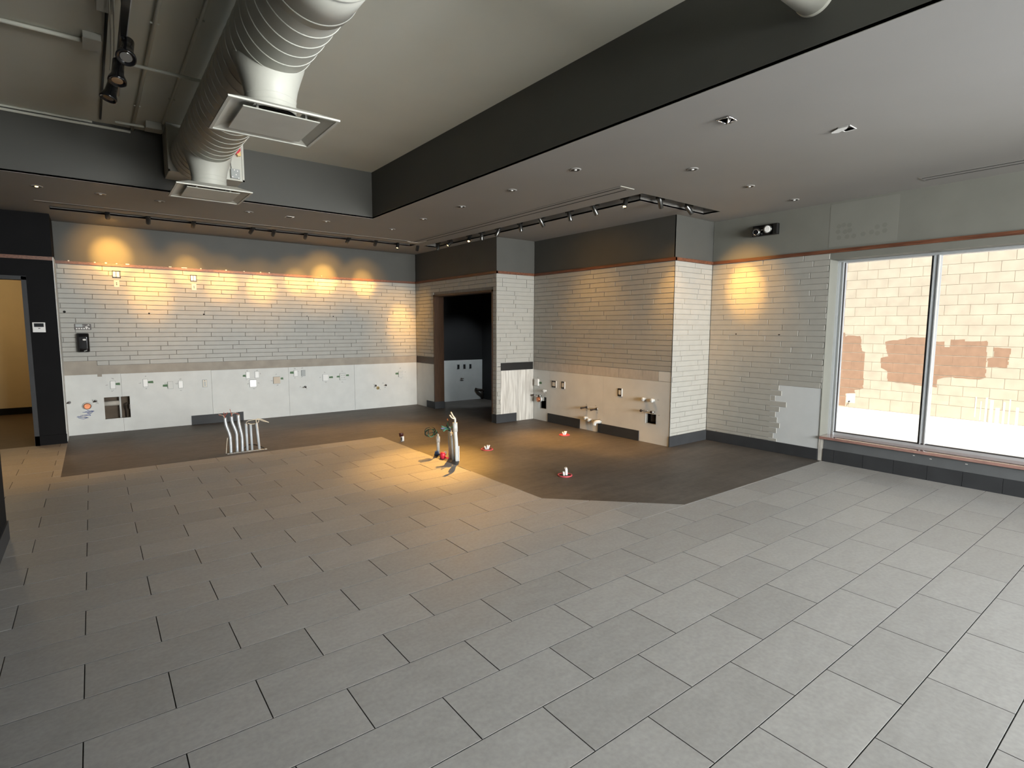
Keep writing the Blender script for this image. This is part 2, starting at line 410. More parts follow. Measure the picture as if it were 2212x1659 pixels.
# ------------------------------------------------------------------ bricks
brick_cache = {}
def brick_mesh(L, h):
    key = (round(L, 3), round(h, 3))
    if key not in brick_cache:
        bm = new_bm(); j = .0055; w = .0025; x0, x1, z0, z1 = j/2, key[0]-j/2, j/2, key[1]-j/2
        def ring(y, s): return [bm.verts.new(p) for p in ((x0+s, y, z0+s), (x1-s, y, z0+s), (x1-s, y, z1-s), (x0+s, y, z1-s))]
        a, b, c = ring(.010, 0), ring(w, 0), ring(0, w)
        for A, B in ((a, b), (b, c)):
            for i in range(4): bm.faces.new((A[i], A[(i+1)%4], B[(i+1)%4], B[i]))
        bm.faces.new(c)
        me = bpy.data.meshes.new('brick'); bm.to_mesh(me); bm.free(); me.materials.append(M['brick']); brick_cache[key] = me
    return brick_cache[key]
def bricks(parent, axis, plane, u0, u1, nrows, offs, ztop=ZT, zmin=None, cut=None, span=None):
    """courses of long bricks. axis 'y': face at Y=plane looking to -Y, run along X. axis 'x': face at X=plane looking to -X, run along Y.
    offs[k] = position of one joint in course k; cut(k) -> (lo, hi) limits; span = holes [(ulo, uhi, zlo, zhi)]"""
    for k in range(nrows):
        z1 = ztop - k*CRS; z0 = z1 - CRS
        if zmin is not None: z0 = max(z0, zmin)
        if z1 - z0 < .012: continue
        lo, hi = u0, u1
        if cut: lo, hi = cut(k, lo, hi)
        segs = [(lo, hi)]
        for (a, b, c, d) in (span or []):
            if z0 < d - .02 and z1 > c + .02:
                segs = [s for (p, q) in segs for s in ((p, min(q, a)), (max(p, b), q)) if s[1]-s[0] > .01]
        j0 = offs[k % len(offs)] if offs else random.random()*BRL
        for lo_, hi_ in segs:
            n = math.floor((lo_ - j0)/BRL); x = j0 + n*BRL
            while x < hi_ - 1e-4:
                a, b = max(x, lo_), min(x+BRL, hi_)
                if b - a > .012:
                    o = bpy.data.objects.new('brick', brick_mesh(b-a, z1-z0)); COL.objects.link(o)
                    dy = random.uniform(-.0008, .0008)
                    if axis == 'y': o.location = (a, plane+dy, z0)
                    else: o.location = (plane+dy, b, z0); o.rotation_euler = (0, 0, -PI/2)
                    o.parent = parent
                x += BRL

# ------------------------------------------------------------------ wall_back
hole_b = (.086, .402, .205, .535)
wb = struct('wall_back', sheet('y', YB+.012, YB+.05, (XL-.02, XC+.02, -.05, 3.9), [hole_b]), 'grout', 'long back wall, white brick over white board, charcoal band above', 'wall')
OB = [.69, -.266, .054, .459, .2, .346, .037, -.053, .179, -.061, .059, -.177, .036, .325, .019, .181, .43, .333, .028, -.073, .177]
bricks(wb, 'y', YB, XL, XC, 21, OB, cut=lambda k, lo, hi: ((.034 if k == 20 else lo), hi))
obj('painted_band', box(XL, YB+.004, ZTT, XC, YB+.02, ZS+.02), 'charcoal', wb)['label'] = 'charcoal painted band above the brick'
bm = new_bm(); poly_prism(bm, [(XL, .888), (.027, .886), (.027, .852), (.082, .852), (.082, .887), (XC, .879), (XC, 1.019), (.034, 1.019), (.034, 1.089), (XL, 1.089)], 'y', YB+.006, YB+.02)
obj('adhesive_strip', bm, 'tanstrip', wb)['label'] = 'tan strip of bare adhesive where a shelf was'
bm = new_bm()
for xa, xb in ((XL, .31), (.31, 1.53), (1.53, 2.76), (2.76, 3.98), (3.98, XC)):
    hs = [hole_b] if xa < .5 else []
    zt = lambda x: .888 if x < .03 else .886 - .0013*x
    bm = new_bm()
    if xa == XL:
        for c in grid_cells(xa, xb-.0015, .0, .852, hs): bx(bm, c[0], YB+.002, c[2], c[1], YB+.02, c[3])
        bx(bm, xa, YB+.002, .852, .027, YB+.02, .888); bx(bm, .082, YB+.002, .852, xb-.0015, YB+.02, .886)
    else:
        if xa < .4: cells = grid_cells(xa+.0015, xb-.0015, .0, .884, hs)
        else: cells = grid_cells(xa+.0015, xb-.0015, .0, .881, [])
        for c in cells: bx(bm, c[0], YB+.002, c[2], c[1], YB+.02, c[3])
    obj('panel', bm, 'board', wb)
# open cavity behind the cut-out
bm = new_bm(); bx(bm, .06, YB+.14, .17, .43, YB+.15, .57); bx(bm, .05, YB+.03, .17, .06, YB+.15, .57); bx(bm, .43, YB+.03, .17, .44, YB+.15, .57); bx(bm, .05, YB+.03, .16, .44, YB+.15, .17); bx(bm, .05, YB+.03, .57, .44, YB+.15, .58)
obj('cavity', bm, 'cavity', wb)
obj('pipe', tube(new_bm(), [(.06, YB+.075, .430), (.275, YB+.075, .434)], .038, 14), 'insul', wb)
obj('pipe', tube(new_bm(), [(.281, YB+.05, .17), (.281, YB+.05, .57)], .0135, 12), 'whitepipe', wb)
bm = tube(new_bm(), [(.35, YB+.10, .17), (.352, YB+.09, .30), (.338, YB+.07, .40), (.365, YB+.05, .43)], .008, 8); bx(bm, .388, YB-.0005, .335, .402, YB+.03, .405)
obj('pipe', bm, 'iron', wb)
# blue marker scribble, pencil notes, small anchor holes
def strokes(name, parent, m, lines, r, y): 
    bm = new_bm()
    for ln in lines:
        for (a, c), (b, d) in zip(ln, ln[1:]):
            dx, dz = b-a, d-c; L = math.hypot(dx, dz) or 1; nx, nz = -dz/L*r, dx/L*r
            vs = [bm.verts.new(p) for p in ((a+nx, y, c+nz), (a-nx, y, c-nz), (b-nx, y, d-nz), (b+nx, y, d+nz))]
            bm.faces.new(vs)
    return obj(name, bm, m, parent)
sc = [[(-.250, .270), (-.232, .280), (-.115, .246), (-.150, .262), (-.240, .268)], [(-.19, .292), (-.085, .280), (-.10, .296), (-.21, .286)], [(-.180, .337), (-.11, .330), (-.04, .342), (-.10, .352), (-.165, .333)],
      [(-.120, .360), (-.095, .334), (-.060, .345)], [(-.235, .258), (-.175, .236), (-.12, .252), (-.155, .240)], [(-.055, .336), (-.09, .305), (-.13, .318), (-.08, .322)]]
strokes('marker_scribble', wb, 'bluepen', sc, .0032, YB+.0012)['label'] = 'blue marker scribble low on the white board'
def squiggle(x, z, s):
    return [(x+random.uniform(-s, s), z+random.uniform(-s*.6, s*.6)) for _ in range(5)]
lines = []
for x, z in ((.205, .815), (.13, .715), (.20, .63), (.62, .83), (.545, .73), (.62, .64), (1.09, .765), (1.03, .69), (1.09, .575), (.88, .70), (2.09, .85), (2.23, .85), (2.30, .79), (2.06, .69), (2.08, .63), (2.25, .63), (2.18, .535), (2.55, .765), (2.47, .66), (2.56, .575), (2.87, .855), (3.0, .86), (2.93, .80), (2.87, .69), (2.99, .70), (2.96, .52), (3.06, .48), (3.41, .76), (3.33, .67), (3.42, .575), (3.74, .775), (3.74, .56), (4.38, .48), (4.56, .49), (4.39, .41), (4.60, .405), (4.50, .37), (4.95, .77), (5.06, .69), (4.96, .575), (-.05, .50), (.0, .455)):
    lines.append(squiggle(x, z, .020))
strokes('pencil_note', wb, 'pencil', lines, .0016, YB+.0012)['kind'] = 'stuff'
bm = new_bm()
for x, z, r in ((-.296, 1.807, .017), (.722, 1.803, .012), (1.468, 1.802, .012), (3.121, 1.80, .008), (3.602, 1.802, .010), (-.325, .492, .022), (-.019, .489, .019)):
    lathe(bm, (x, YB-.0015, z), (0, 1, 0), [(0, r), (.006, r*.9)], 12)
obj('anchor_hole', bm, 'hole', wb)['kind'] = 'stuff'
bm = new_bm()
for x, w in ((-.204, .018), (.095, .02), (.226, .024), (.354, .016), (.487, .045), (1.037, .035), (1.227, .075), (1.46, .015), (1.827, .022), (2.10, .02), (2.36, .015), (2.50, .02), (3.4, .015)):
    bx(bm, x-w/2, YB-.022, ZTT-.002, x+w/2, YB-.012, ZTT+.006+random.random()*.006)
chips = obj('paint_chip', bm, 'signwhite', wb); chips['kind'] = 'stuff'

# ------------------------------------------------------------------ trim and baseboards
def trim(name, bm, label): return struct(name, bm, 'wood', label, 'trim')
trim('trim_1', box(XL, YB-.020, ZT, XC, YB+.012, ZTT), 'reddish wood rail along the back wall over the brick')
trim('trim_2', box(XC-.020, Y1-.02, ZT, XC+.012, YB-.02, ZTT), 'reddish wood rail above the dark doorway')
trim('trim_3', box(XC-.0195, Y1-.020, ZT, XA, Y1+.012, ZTT), 'short reddish wood rail right of the doorway')
trim('trim_4', box(XA-.020, Y2-.02, ZT, XA+.012, Y1-.02, ZTT), 'reddish wood rail along the recessed brick wall')
trim('trim_5', box(XA-.0195, Y2-.020, ZT, XR, Y2+.012, ZTT), 'orange brown wood rail on the brick pier')
trim('trim_6', box(XR-.020, -6.05, ZT, XR+.012, Y2-.02, ZTT), 'reddish wood rail on the window wall')
def base(name, bm, label, m='basetile'): return struct(name, bm, m, label, 'baseboard')
base('baseboard_back', box(1.212, YB-.010, 0, 1.99, YB+.004, .15), 'short dark base tile piece left on the back wall')
bb = base('baseboard_doorway', box(XC-.010, 9.42, 0, XC+.004, 9.763, .135), 'dark base left of the doorway')
bm = new_bm(); bx(bm, XC-.010, Y1-.010, 0, XC+.21, 7.485, ZBASE); bx(bm, XC+.21, Y1-.010, 0, 5.74, Y1+.004, ZBASE)
base('baseboard_return', bm, 'dark base wrapping the corner right of the doorway')
bm = new_bm(); bx(bm, XA-.010, 6.19, 0, XA+.004, 6.967, .15)
base('baseboard_alcove_left', bm, 'dark base tile left of the floor level pipe stubs')
base('baseboard_alcove_right', box(XA-.010, 4.997, 0, XA+.004, 5.789, .145), 'dark base tile right of the floor level pipe stubs')
base('baseboard_column', box(XA-.010, Y2-.010, 0, XR, Y2+.004, .142), 'dark base at the foot of the brick pier')
base('baseboard_right', box(XR-.010, 2.935, 0, XR+.004, Y2-.010, .138), 'dark base below the brick left of the window')

# ------------------------------------------------------------------ wall_left (dark wall with an opening) and what lies behind
wl = struct('wall_left', sheet('y', YD, YD+.12, (-2.9, XL-.003, -.05, 3.9), [(-1.75, -.671, -.06, 2.244)]), 'dark', 'near black wall with an opening at the left edge', 'wall')
obj('corner_bead', box(XL-.0035, YD-.002, .13, XL+.006, YD+.12, 2.511), 'board', wl)['label'] = 'white corner edge'
bm = new_bm(); bx(bm, XL-.13, YD+.12, -.05, XL-.003, YB+.05, 3.9); obj('return_face', bm, 'dark', wl)
obj('white_return', box(XL-.003, YD+.12, 0, XL+.002, YB+.01, ZTT), 'board', wl)
trim('trim_7', box(-2.9, YD-.006, 2.47, XL-.003, YD+.002, 2.515), 'dim wood rail on the dark wall')
base('baseboard_left', box(-.688, YD-.012, 0, XL-.001, YD+.002, .13), 'black base on the dark wall', 'dark')
bm = new_bm(); bx(bm, -.690, YD-.012, 0, -.640, YD+.14, 2.244); bx(bm, -1.78, YD-.012, 0, -1.73, YD+.14, 2.244); bx(bm, -1.78, YD-.012, 2.2, -.64, YD+.14, 2.25)
d2 = struct('door_2', bm, 'basetile', 'dark frame of the open doorway at the left edge', 'door frame')
bm = new_bm(); bx(bm, -2.9, 13.33, -.05, -.40, 13.42, 2.7)
rl = struct('wall_left_room', bm, 'yellow', 'cream yellow wall seen through the left doorway', 'wall')
obj('side_wall', box(-.48, YD+.13, 0, -.40, 13.33, 2.7), 'yellow', rl); obj('side_wall', box(-2.98, YD+.12, 0, -2.9, 13.42, 2.7), 'yellow', rl)
obj('room_ceiling', box(-2.98, YD+.13, 2.7, -.40, 13.42, 2.78), 'yellow', rl)
base('baseboard_left_room', box(-2.9, 13.31, 0, -.48, 13.33, .117), 'black base under the cream wall', 'dark')
struct('floor_left_room', box(-2.98, YD+.02, -.06, -.40, 13.42, -.002), 'brownfloor', 'dim brown floor behind the left doorway', 'floor')
t = thing('unseen_lamp', (-1.6, 11.6, 2.7), 'round ceiling lamp in the room behind the left doorway', 'lamp')
obj('lamp_shade', lathe(new_bm(), (-1.6, 11.6, 2.66), (0, 0, 1), [(0, .12), (.02, .14), (.04, .14)], 24), 'lenswarm', t)
light('left_room_lamp', 'POINT', (-1.6, 11.6, 2.5), 27, (1.0, .78, .48), shadow_soft_size=.12)

# ------------------------------------------------------------------ partition at the left of the camera, front wall, outer shell
wp = struct('wall_partition', box(-.80, -6.2, -.05, -.594, 5.474, 3.9), 'dark', 'dark partition wall end at the lower left edge', 'wall')
base('baseboard_partition', box(-.80, -6.05, 0, -.584, 5.482, .139), 'dark base of the partition wall at lower left')
struct('wall_shade_stub', box(-.80, -1.15, -.05, .85, -1.0, 3.9), 'dark', 'added dark wall stub behind the viewer, shading the left', 'wall')  # unseen wall added to cast shade over the left of the room
struct('wall_far_left', box(-3.0, 5.2, -.05, -2.9, YD+.1, 3.9), 'dark', 'dark wall closing the passage on the left', 'wall')
struct('wall_passage', box(-3.0, 5.2, -.05, -.80, 5.3, 3.9), 'dark', 'dark wall of the passage behind the partition', 'wall')
wf = struct('wall_front', sheet('y', -6.25, -6.05, (-.9, 7.4, -.05, 3.9), [(.9, 6.7, .3, 2.8)]), 'charcoal', 'shop front wall behind the viewer with wide window', 'wall')
w2 = thing('window_2', (3.8, -6.15, .3), 'wide shop front window behind the viewer', 'window'); w2['kind'] = 'structure'
bm = new_bm()
for x in (.9, 2.35, 3.8, 5.25, 6.7): bx(bm, x-.03, -6.20, .3, x+.03, -6.10, 2.8)
bx(bm, .9, -6.20, .3, 6.7, -6.10, .36); bx(bm, .9, -6.20, 2.74, 6.7, -6.10, 2.8)
obj('frame', bm, 'alu', w2)
for x in (.9, 2.35, 3.8, 5.25): obj('pane', box(x+.03, -6.153, .36, x+1.42, -6.147, 2.74), 'glass', w2)

# ------------------------------------------------------------------ wall_doorway (plane X = XC)
DH = (7.492, 9.425, -.06, 2.20)
wd = struct('wall_doorway', sheet('x', XC+.012, XC+.20, (Y1+.014, YB, -.05, 3.9), [DH]), 'grout', 'white brick wall around the dark doorway', 'wall')
random.seed(11)
offs = [random.random()*BRL for _ in range(40)]
bricks(wd, 'x', XC, Y1+.004, YB, 21, offs, span=[(DH[0]-.03, DH[1]+.03, -.1, DH[3]+.03)])
bricks(wd, 'x', XC, Y1+.004, DH[0]-.02, 34, offs, cut=lambda k, lo, hi: (lo, hi) if k >= 21 else (0, 0), zmin=ZBASE)
obj('painted_band', box(XC+.003, Y1+.004, ZTT, XC+.02, YB, ZS+.02), 'charcoal', wd)
obj('adhesive_strip', box(XC+.004, 9.44, .882, XC+.02, YB, 1.003), 'signdark', wd)['label'] = 'dark brown strip of adhesive left of the doorway'
obj('panel', box(XC+.002, 9.44, 0, XC+.02, YB, .879), 'board', wd)
d1 = bm = new_bm()
bx(bm, XC-.008, DH[1]-.004, .138, XC+.205, DH[1]+.03, DH[3]+.03); bx(bm, XC-.008, DH[0]-.03, .138, XC+.205, DH[0]+.002, DH[3]+.03); bx(bm, XC-.008, DH[0]-.03, DH[3]-.002, XC+.205, DH[1]+.03, DH[3]+.03)
dl = struct('door_1', bm, 'woodframe', 'brown lining of the dark doorway in the brick wall', 'door frame')
obj('plinth', box(XC-.012, DH[1]-.008, 0, XC+.207, DH[1]+.03, .138), 'basetile', dl); 
# room behind it
br = struct('wall_back_room', box(XC+.2, YB+.002, -.05, 7.2, YB+.1, 3.2), 'blackroom', 'black painted room behind the doorway', 'wall')
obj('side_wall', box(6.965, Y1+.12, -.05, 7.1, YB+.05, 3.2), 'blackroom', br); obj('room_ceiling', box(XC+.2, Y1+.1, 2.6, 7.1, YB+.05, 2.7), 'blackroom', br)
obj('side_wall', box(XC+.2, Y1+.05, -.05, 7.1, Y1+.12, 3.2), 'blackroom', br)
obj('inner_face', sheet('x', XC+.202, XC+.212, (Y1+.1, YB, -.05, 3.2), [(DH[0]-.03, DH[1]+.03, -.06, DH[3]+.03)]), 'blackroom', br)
bm = new_bm(); poly_prism(bm, [(5.98, .0), (6.96, .0), (6.96, .89), (5.55, .893), (5.55, .62), (5.86, .56)], 'y', YB-.012, YB+.004)
obj('panel', bm, 'board', br)['label'] = 'white board with a broken lower left corner'
for i, x in enumerate((6.293, 6.448, 6.606)):
    t = thing('outlet_box', (x+.03, YB-.012, .75), ['open electrical box in the dark room, leftmost of three', 'open electrical box in the dark room, middle of three', 'open electrical box in the dark room, rightmost of three'][i], 'outlet box', 'open boxes in the dark room')
    bm = new_bm()
    bx(bm, x, YB-.020, .695, x+.006, YB-.010, .80); bx(bm, x+.058, YB-.020, .695, x+.064, YB-.010, .80); bx(bm, x, YB-.020, .695, x+.064, YB-.010, .70); bx(bm, x, YB-.020, .795, x+.064, YB-.010, .80)
    obj('rim', bm, 'steel', t); obj('opening', box(x+.005, YB-.0145, .699, x+.059, YB-.0115, .796), 'hole', t)
t = thing('unseen_lamp', (6.1, 8.6, 2.6), 'small added ceiling lamp inside the dark room, out of sight', 'lamp')
obj('lamp_shade', lathe(new_bm(), (6.1, 8.6, 2.565), (0, 0, 1), [(0, .08), (.015, .10), (.034, .10)], 20), 'plastic', t)
light('back_room_fill', 'SPOT', (6.1, 8.6, 2.55), 95, (.86, .95, 1.0), target=(6.4, YB, .45), spot_size=math.radians(62), spot_blend=.7, shadow_soft_size=.06)  # lamp and fixture added out of sight to brighten the white board
t = thing('pipe_stub', (6.40, YB-.012, .49), 'small pipe stub below the open boxes in the dark room', 'pipe')
obj('pipe', tube(new_bm(), [(6.40, YB-.01, .49), (6.40, YB-.05, .49)], .010, 10), 'iron', t); obj('valve', tube(new_bm(), [(6.365, YB-.045, .492), (6.445, YB-.045, .488)], .008, 10), 'iron', t)
t = thing('drain_pipe', (6.80, YB-.012, .2), 'dark bent drain pipe at the floor of the dark room', 'pipe')
obj('pipe', tube(new_bm(), [(6.757, YB-.02, .235), (6.80, YB-.06, .215), (6.93, YB-.12, .195)], .030, 14), 'iron', t); obj('drop', tube(new_bm(), [(6.88, YB-.10, .20), (6.90, YB-.10, .10), (6.90, YB-.10, .01)], .024, 14), 'iron', t)

# ------------------------------------------------------------------ wall_return (Y = Y1)
wr = struct('wall_return', box(XC+.008, Y1+.012, -.05, XA+.1, Y1+.06, 3.9), 'grout2', 'narrow brick wall just right of the doorway', 'wall')
random.seed(13); offs = [5.6+random.random()*BRL for _ in range(40)]
bricks(wr, 'y', Y1, XC, XA, 21, offs)
bricks(wr, 'y', Y1, XC, 5.408, 34, offs, zmin=ZBASE, cut=lambda k, lo, hi: (lo, hi) if k >= 21 else (0, 0))
obj('painted_band', box(XC+.004, Y1+.003, ZTT, XA, Y1+.02, ZS+.02), 'charcoal', wr)
obj('adhesive_strip', box(5.351, Y1+.001, .884, 6.107, Y1+.02, 1.0115), 'black', wr)['label'] = 'black strip of adhesive'
bm = new_bm(); bx(bm, 5.41, Y1+.006, 0, 5.775, Y1+.02, .88)
obj('panel', bm, 'board2', wr)['label'] = 'streaked plaster board'
obj('panel', box(5.779, Y1+.005, 0, XA, Y1+.02, .88), 'board2', wr)
# ------------------------------------------------------------------ wall_alcove (X = XA)
H1 = (7.0155, 7.2005, .210, .345); H1b = (7.0155, 7.088, .345, .415); H2 = (4.709, 4.888, .272, .413)
wa = struct('wall_alcove', sheet('x', XA+.012, XA+.05, (Y2+.014, Y1, -.05, 3.9), [H1, H1b, H2]), 'grout2', 'recessed white brick wall over white board with pipe stubs', 'wall')
OA = [5.5, 4.924, 5.208, 5.511, 4.864, 4.692, 5.479, 4.804, 5.509, 5.725, 5.158, 5.927, 4.836, 5.001, 5.1, 5.785, 5.001, 5.255, 5.689, 5.759, 5.518]
bricks(wa, 'x', XA, Y2+.004, Y1, 21, OA)
obj('painted_band', box(XA+.004, Y2+.004, ZTT, XA+.02, Y1, ZS+.02), 'charcoal', wa)
for a, b in ((5.93, Y1), (5.405, 5.926), (4.96, 5.401), (4.688, 4.957)):
    obj('tan_board', box(XA+.003, a, .880, XA+.02, b, 1.017), 'tanboard', wa)
obj('white_patch', box(XA+.003, Y2+.004, .884, XA+.02, 4.685, 1.015), 'board', wa)
for a, b, hs in ((Y2+.004, 5.70, [H2]), (5.702, 6.92, []), (6.922, Y1, [H1, H1b])):
    bm = new_bm()
    for c in grid_cells(a, b, 0, .877, hs): bx(bm, XA+.002, c[0], c[2], XA+.02, c[1], c[3])
    obj('panel', bm, 'board', wa)
for i, (a, b, c, d) in enumerate(((7.0, 7.22, .19, .43), (4.69, 4.91, .25, .43))):
    bm = new_bm(); bx(bm, XA+.13, a-.03, c-.03, XA+.14, b+.03, d+.03); bx(bm, XA+.03, a-.03, c-.03, XA+.14, a-.02, d+.03); bx(bm, XA+.03, b+.02, c-.03, XA+.14, b+.03, d+.03); bx(bm, XA+.03, a-.03, c-.03, XA+.14, b+.03, c-.02); bx(bm, XA+.03, a-.03, d+.02, XA+.14, b+.03, d+.03)
    obj('cavity', bm, 'hole' if i == 0 else 'cavity', wa)
obj('pipe', tube(new_bm(), [(XA+.07, 7.055, .18), (XA+.07, 7.055, .44)], .022, 12), 'greyplate', wa)
obj('pipe', tube(new_bm(), [(XA+.075, 4.79, .30), (XA+.075, 4.79, .44)], .05, 18), 'iron', wa)
random.seed(5); lines = []
for y, z in ((7.25, .74), (7.29, .66), (7.21, .57), (7.02, .48), (7.36, .37), (7.05, .46), (6.06, .40), (5.85, .40), (6.05, .30), (5.82, .30), (4.66, .41), (4.68, .62)): lines.append(squiggle(y, z, .018))
bm = new_bm()
for ln in lines:
    for (a, c), (b, d) in zip(ln, ln[1:]):
        L = math.hypot(b-a, d-c) or 1; n1, n2 = -(d-c)/L*.0014, (b-a)/L*.0014
        bm.faces.new([bm.verts.new((XA+.0012, p, q)) for p, q in ((a+n1, c+n2), (a-n1, c-n2), (b-n1, d-n2), (b+n1, d+n2))])
obj('pencil_note', bm, 'pencil', wa)['kind'] = 'stuff'

# ------------------------------------------------------------------ wall_column (Y = Y2) and wall_right (X = XR)
wc = struct('wall_column', box(XA+.008, Y2+.012, -.05, XR+.05, Y2+.06, 3.9), 'grout2', 'side of the white brick pier facing the viewer', 'wall')
random.seed(17); offs = [6.3+random.random()*BRL for _ in range(40)]
bricks(wc, 'y', Y2, XA, XR, 34, offs, zmin=.142)
obj('painted_band', box(XA+.004, Y2+.003, ZTT, XR, Y2+.02, ZS+.02), 'charcoal', wc)
obj('corner_edge', box(XA-.002, Y2-.002, 0, XA+.003, Y2+.003, ZT), 'aludark', wc)
YW = 2.928
wri = struct('wall_right', sheet('x', XR+.010, XR+.28, (-6.1, Y2, -.05, 3.9), [(-5.6, YW, .30, 2.42)]), 'board', 'window wall, white brick on the left and painted band above', 'wall')
ORT = [3.231, 3.629, 3.452, 3.149, 3.263, 3.45, 3.137, 3.077, 3.262, 3.449, 3.25, 3.125, 3.453, 3.246, 3.665, 3.453, 3.319, 3.584, 3.452, 3.326, 3.573, 3.344, 3.975, 3.2, 3.41, 3.55, 3.34, 3.62, 3.475, 3.7, 3.414, 3.65, 3.49, 3.8]
ends = {23: 3.447, 24: 3.408, 25: 3.49, 26: 3.342, 27: 3.429, 28: 3.475, 29: 3.45, 30: 3.414, 31: 3.453, 32: 3.492, 33: 3.447}
bricks(wri, 'x', XR, YW, Y2, 34, ORT, zmin=.138, cut=lambda k, lo, hi: (ends.get(k, lo), hi))
bm = new_bm()
bx(bm, XR+.006, YW+.004, .879, XR+.012, Y2, ZT)
for k, y in ends.items(): bx(bm, XR+.006, y+.004, max(.138, ZT-(k+1)*CRS), XR+.012, Y2, ZT-k*CRS)
obj('grout_bed', bm, 'grout2', wri)
obj('panel', box(XR+.0045, YW+.002, .138, XR+.0095, 3.56, .879), 'boardcool', wri)['label'] = 'smooth white board where bricks are missing, stepped edge'
obj('painted_band', box(XR+.003, -6.05, ZTT, XR+.02, Y2, ZS+.02), 'bakedgrey', wri)['label'] = 'charcoal painted band above the rail'
bm = new_bm(); bx(bm, XR+.002, 2.26, 2.56, XR+.006, 2.955, 3.05)
obj('ghost_patch', bm, 'ghost', wri)['label'] = 'paler rectangle where a board hung'
random.seed(21); bm = new_bm()
for y, z in ((2.86, 2.79), (2.80, 2.80), (2.74, 2.79), (2.86, 2.73), (2.79, 2.72), (2.73, 2.73), (2.84, 2.66), (2.76, 2.66), (2.69, 2.66), (2.60, 2.67), (2.52, 2.68), (2.46, 2.73), (2.45, 2.66), (2.39, 2.68), (2.38, 2.74)):
    lathe(bm, (XR+.0015, y+random.uniform(-.01, .01), z), (1, 0, 0), [(0, .026), (.002, .026)], 12)
obj('glue_mark', bm, 'bakedgrey', wri)['kind'] = 'stuff'
obj('lintel_face', box(XR+.003, -5.6, 2.42, XR+.03, YW, ZT), 'bakedgrey', wri)
obj('jamb_face', box(XR+.001, YW-.004, .30, XR+.25, YW+.006, 2.42), 'bakedgrey', wri)  # jamb paint darkened in colour to offset the strong light falling on it
obj('head_face', box(XR+.004, -5.6, 2.416, XR+.25, YW-.004, 2.424), 'bakedgrey', wri)
bm = new_bm(); lathe(bm, (XR-.002, 4.076, 1.528), (1, 0, 0), [(0, .009), (.006, .009)], 10); bx(bm, XR-.002, 3.474, 1.519, XR+.006, 3.496, 1.532)
obj('anchor_hole', bm, 'hole', wri)['kind'] = 'stuff'
# apron under the window
obj('apron', box(XR-.0, -5.6, .155, XR+.02, 2.872, .296), 'apron', wri)['label'] = 'grey painted strip under the sill'
bm = new_bm(); bx(bm, XR-.002, 2.876, 0, XR+.02, YW, .29); obj('rough_end', bm, 'board2', wri)
yj = [2.872, 2.748, 2.435, 2.13, 1.822, 1.522, 1.208, .90, .60, .30, .0, -.3, -.6, -.9, -1.2, -1.5, -1.8, -2.1, -2.4, -2.7, -3.0, -3.3, -3.6, -3.9, -4.2, -4.5, -4.8, -5.1, -5.4]
for a, b in zip(yj, yj[1:]): obj('tile', box(XR-.008, b+.0015, 0, XR+.01, a-.0015, .154), 'basetile', wri)
bm = new_bm()
for y, z, w in ((1.95, .24, .018), (1.80, .23, .02), (1.50, .235, .02)): bx(bm, XR-.0008, y-w/2, z, XR+.002, y+w/2, z+.006)
obj('paint_chip', bm, 'signwhite', wri)['kind'] = 'stuff'

# ------------------------------------------------------------------ window_1
XG = 7.205
w1 = thing('window_1', (XG, 1.0, .30), 'wide aluminium window on the right looking onto a block wall', 'window'); w1['kind'] = 'structure'
bm = new_bm()
bx(bm, XG, 2.858, .30, XG+.10, YW-.004, 2.42); bx(bm, XG-.012, 2.896, .30, XG, YW-.004, 2.42); bx(bm, XG-.012, 2.858, .30, XG, 2.868, 2.40)
bx(bm, XG, -5.6, 2.388, XG+.10, YW-.07, 2.42); bx(bm, XG-.012, -5.6, 2.40, XG, YW-.03, 2.42)
bx(bm, XG, -5.6, .30, XG+.10, YW-.07, .335)
obj('frame', bm, 'alu', w1)
obj('gasket', box(XG+.012, 2.846, .335, XG+.03, 2.858, 2.388), 'aludark', w1)
obj('gasket', box(XG-.002, -5.6, .335, XG+.02, YW-.07, .345), 'aludark', w1)
ms = [1.948, .985, .02, -.94, -1.9, -2.86, -3.82, -4.78]
for y in ms:
    bm = new_bm(); bx(bm, XG, y-.025, .335, XG+.10, y+.025, 2.388); bx(bm, XG-.012, y-.025, .335, XG, y-.015, 2.388); bx(bm, XG-.012, y+.015, .335, XG, y+.025, 2.388)
    o = obj('mullion', bm, 'alu', w1)
    obj('reflection_strip', box(XG+.012, y+.025, .335, XG+.07, y+.048, 2.388), 'aludark', o)  # dark strip built to stand for the reflection beside each mullion
yy = [YW-.07] + ms + [-5.6]
for a, b in zip(yy, yy[1:]): obj('pane', box(XG+.045, b+.02, .33, XG+.051, a-.02, 2.39), 'glass', w1)
bm = bevel(box(XR-.028, -5.6, .272, XG+.02, YW-.012, .304), .003, 1)
obj('sill', bm, 'sillstone', w1)['label'] = 'polished red brown sill'

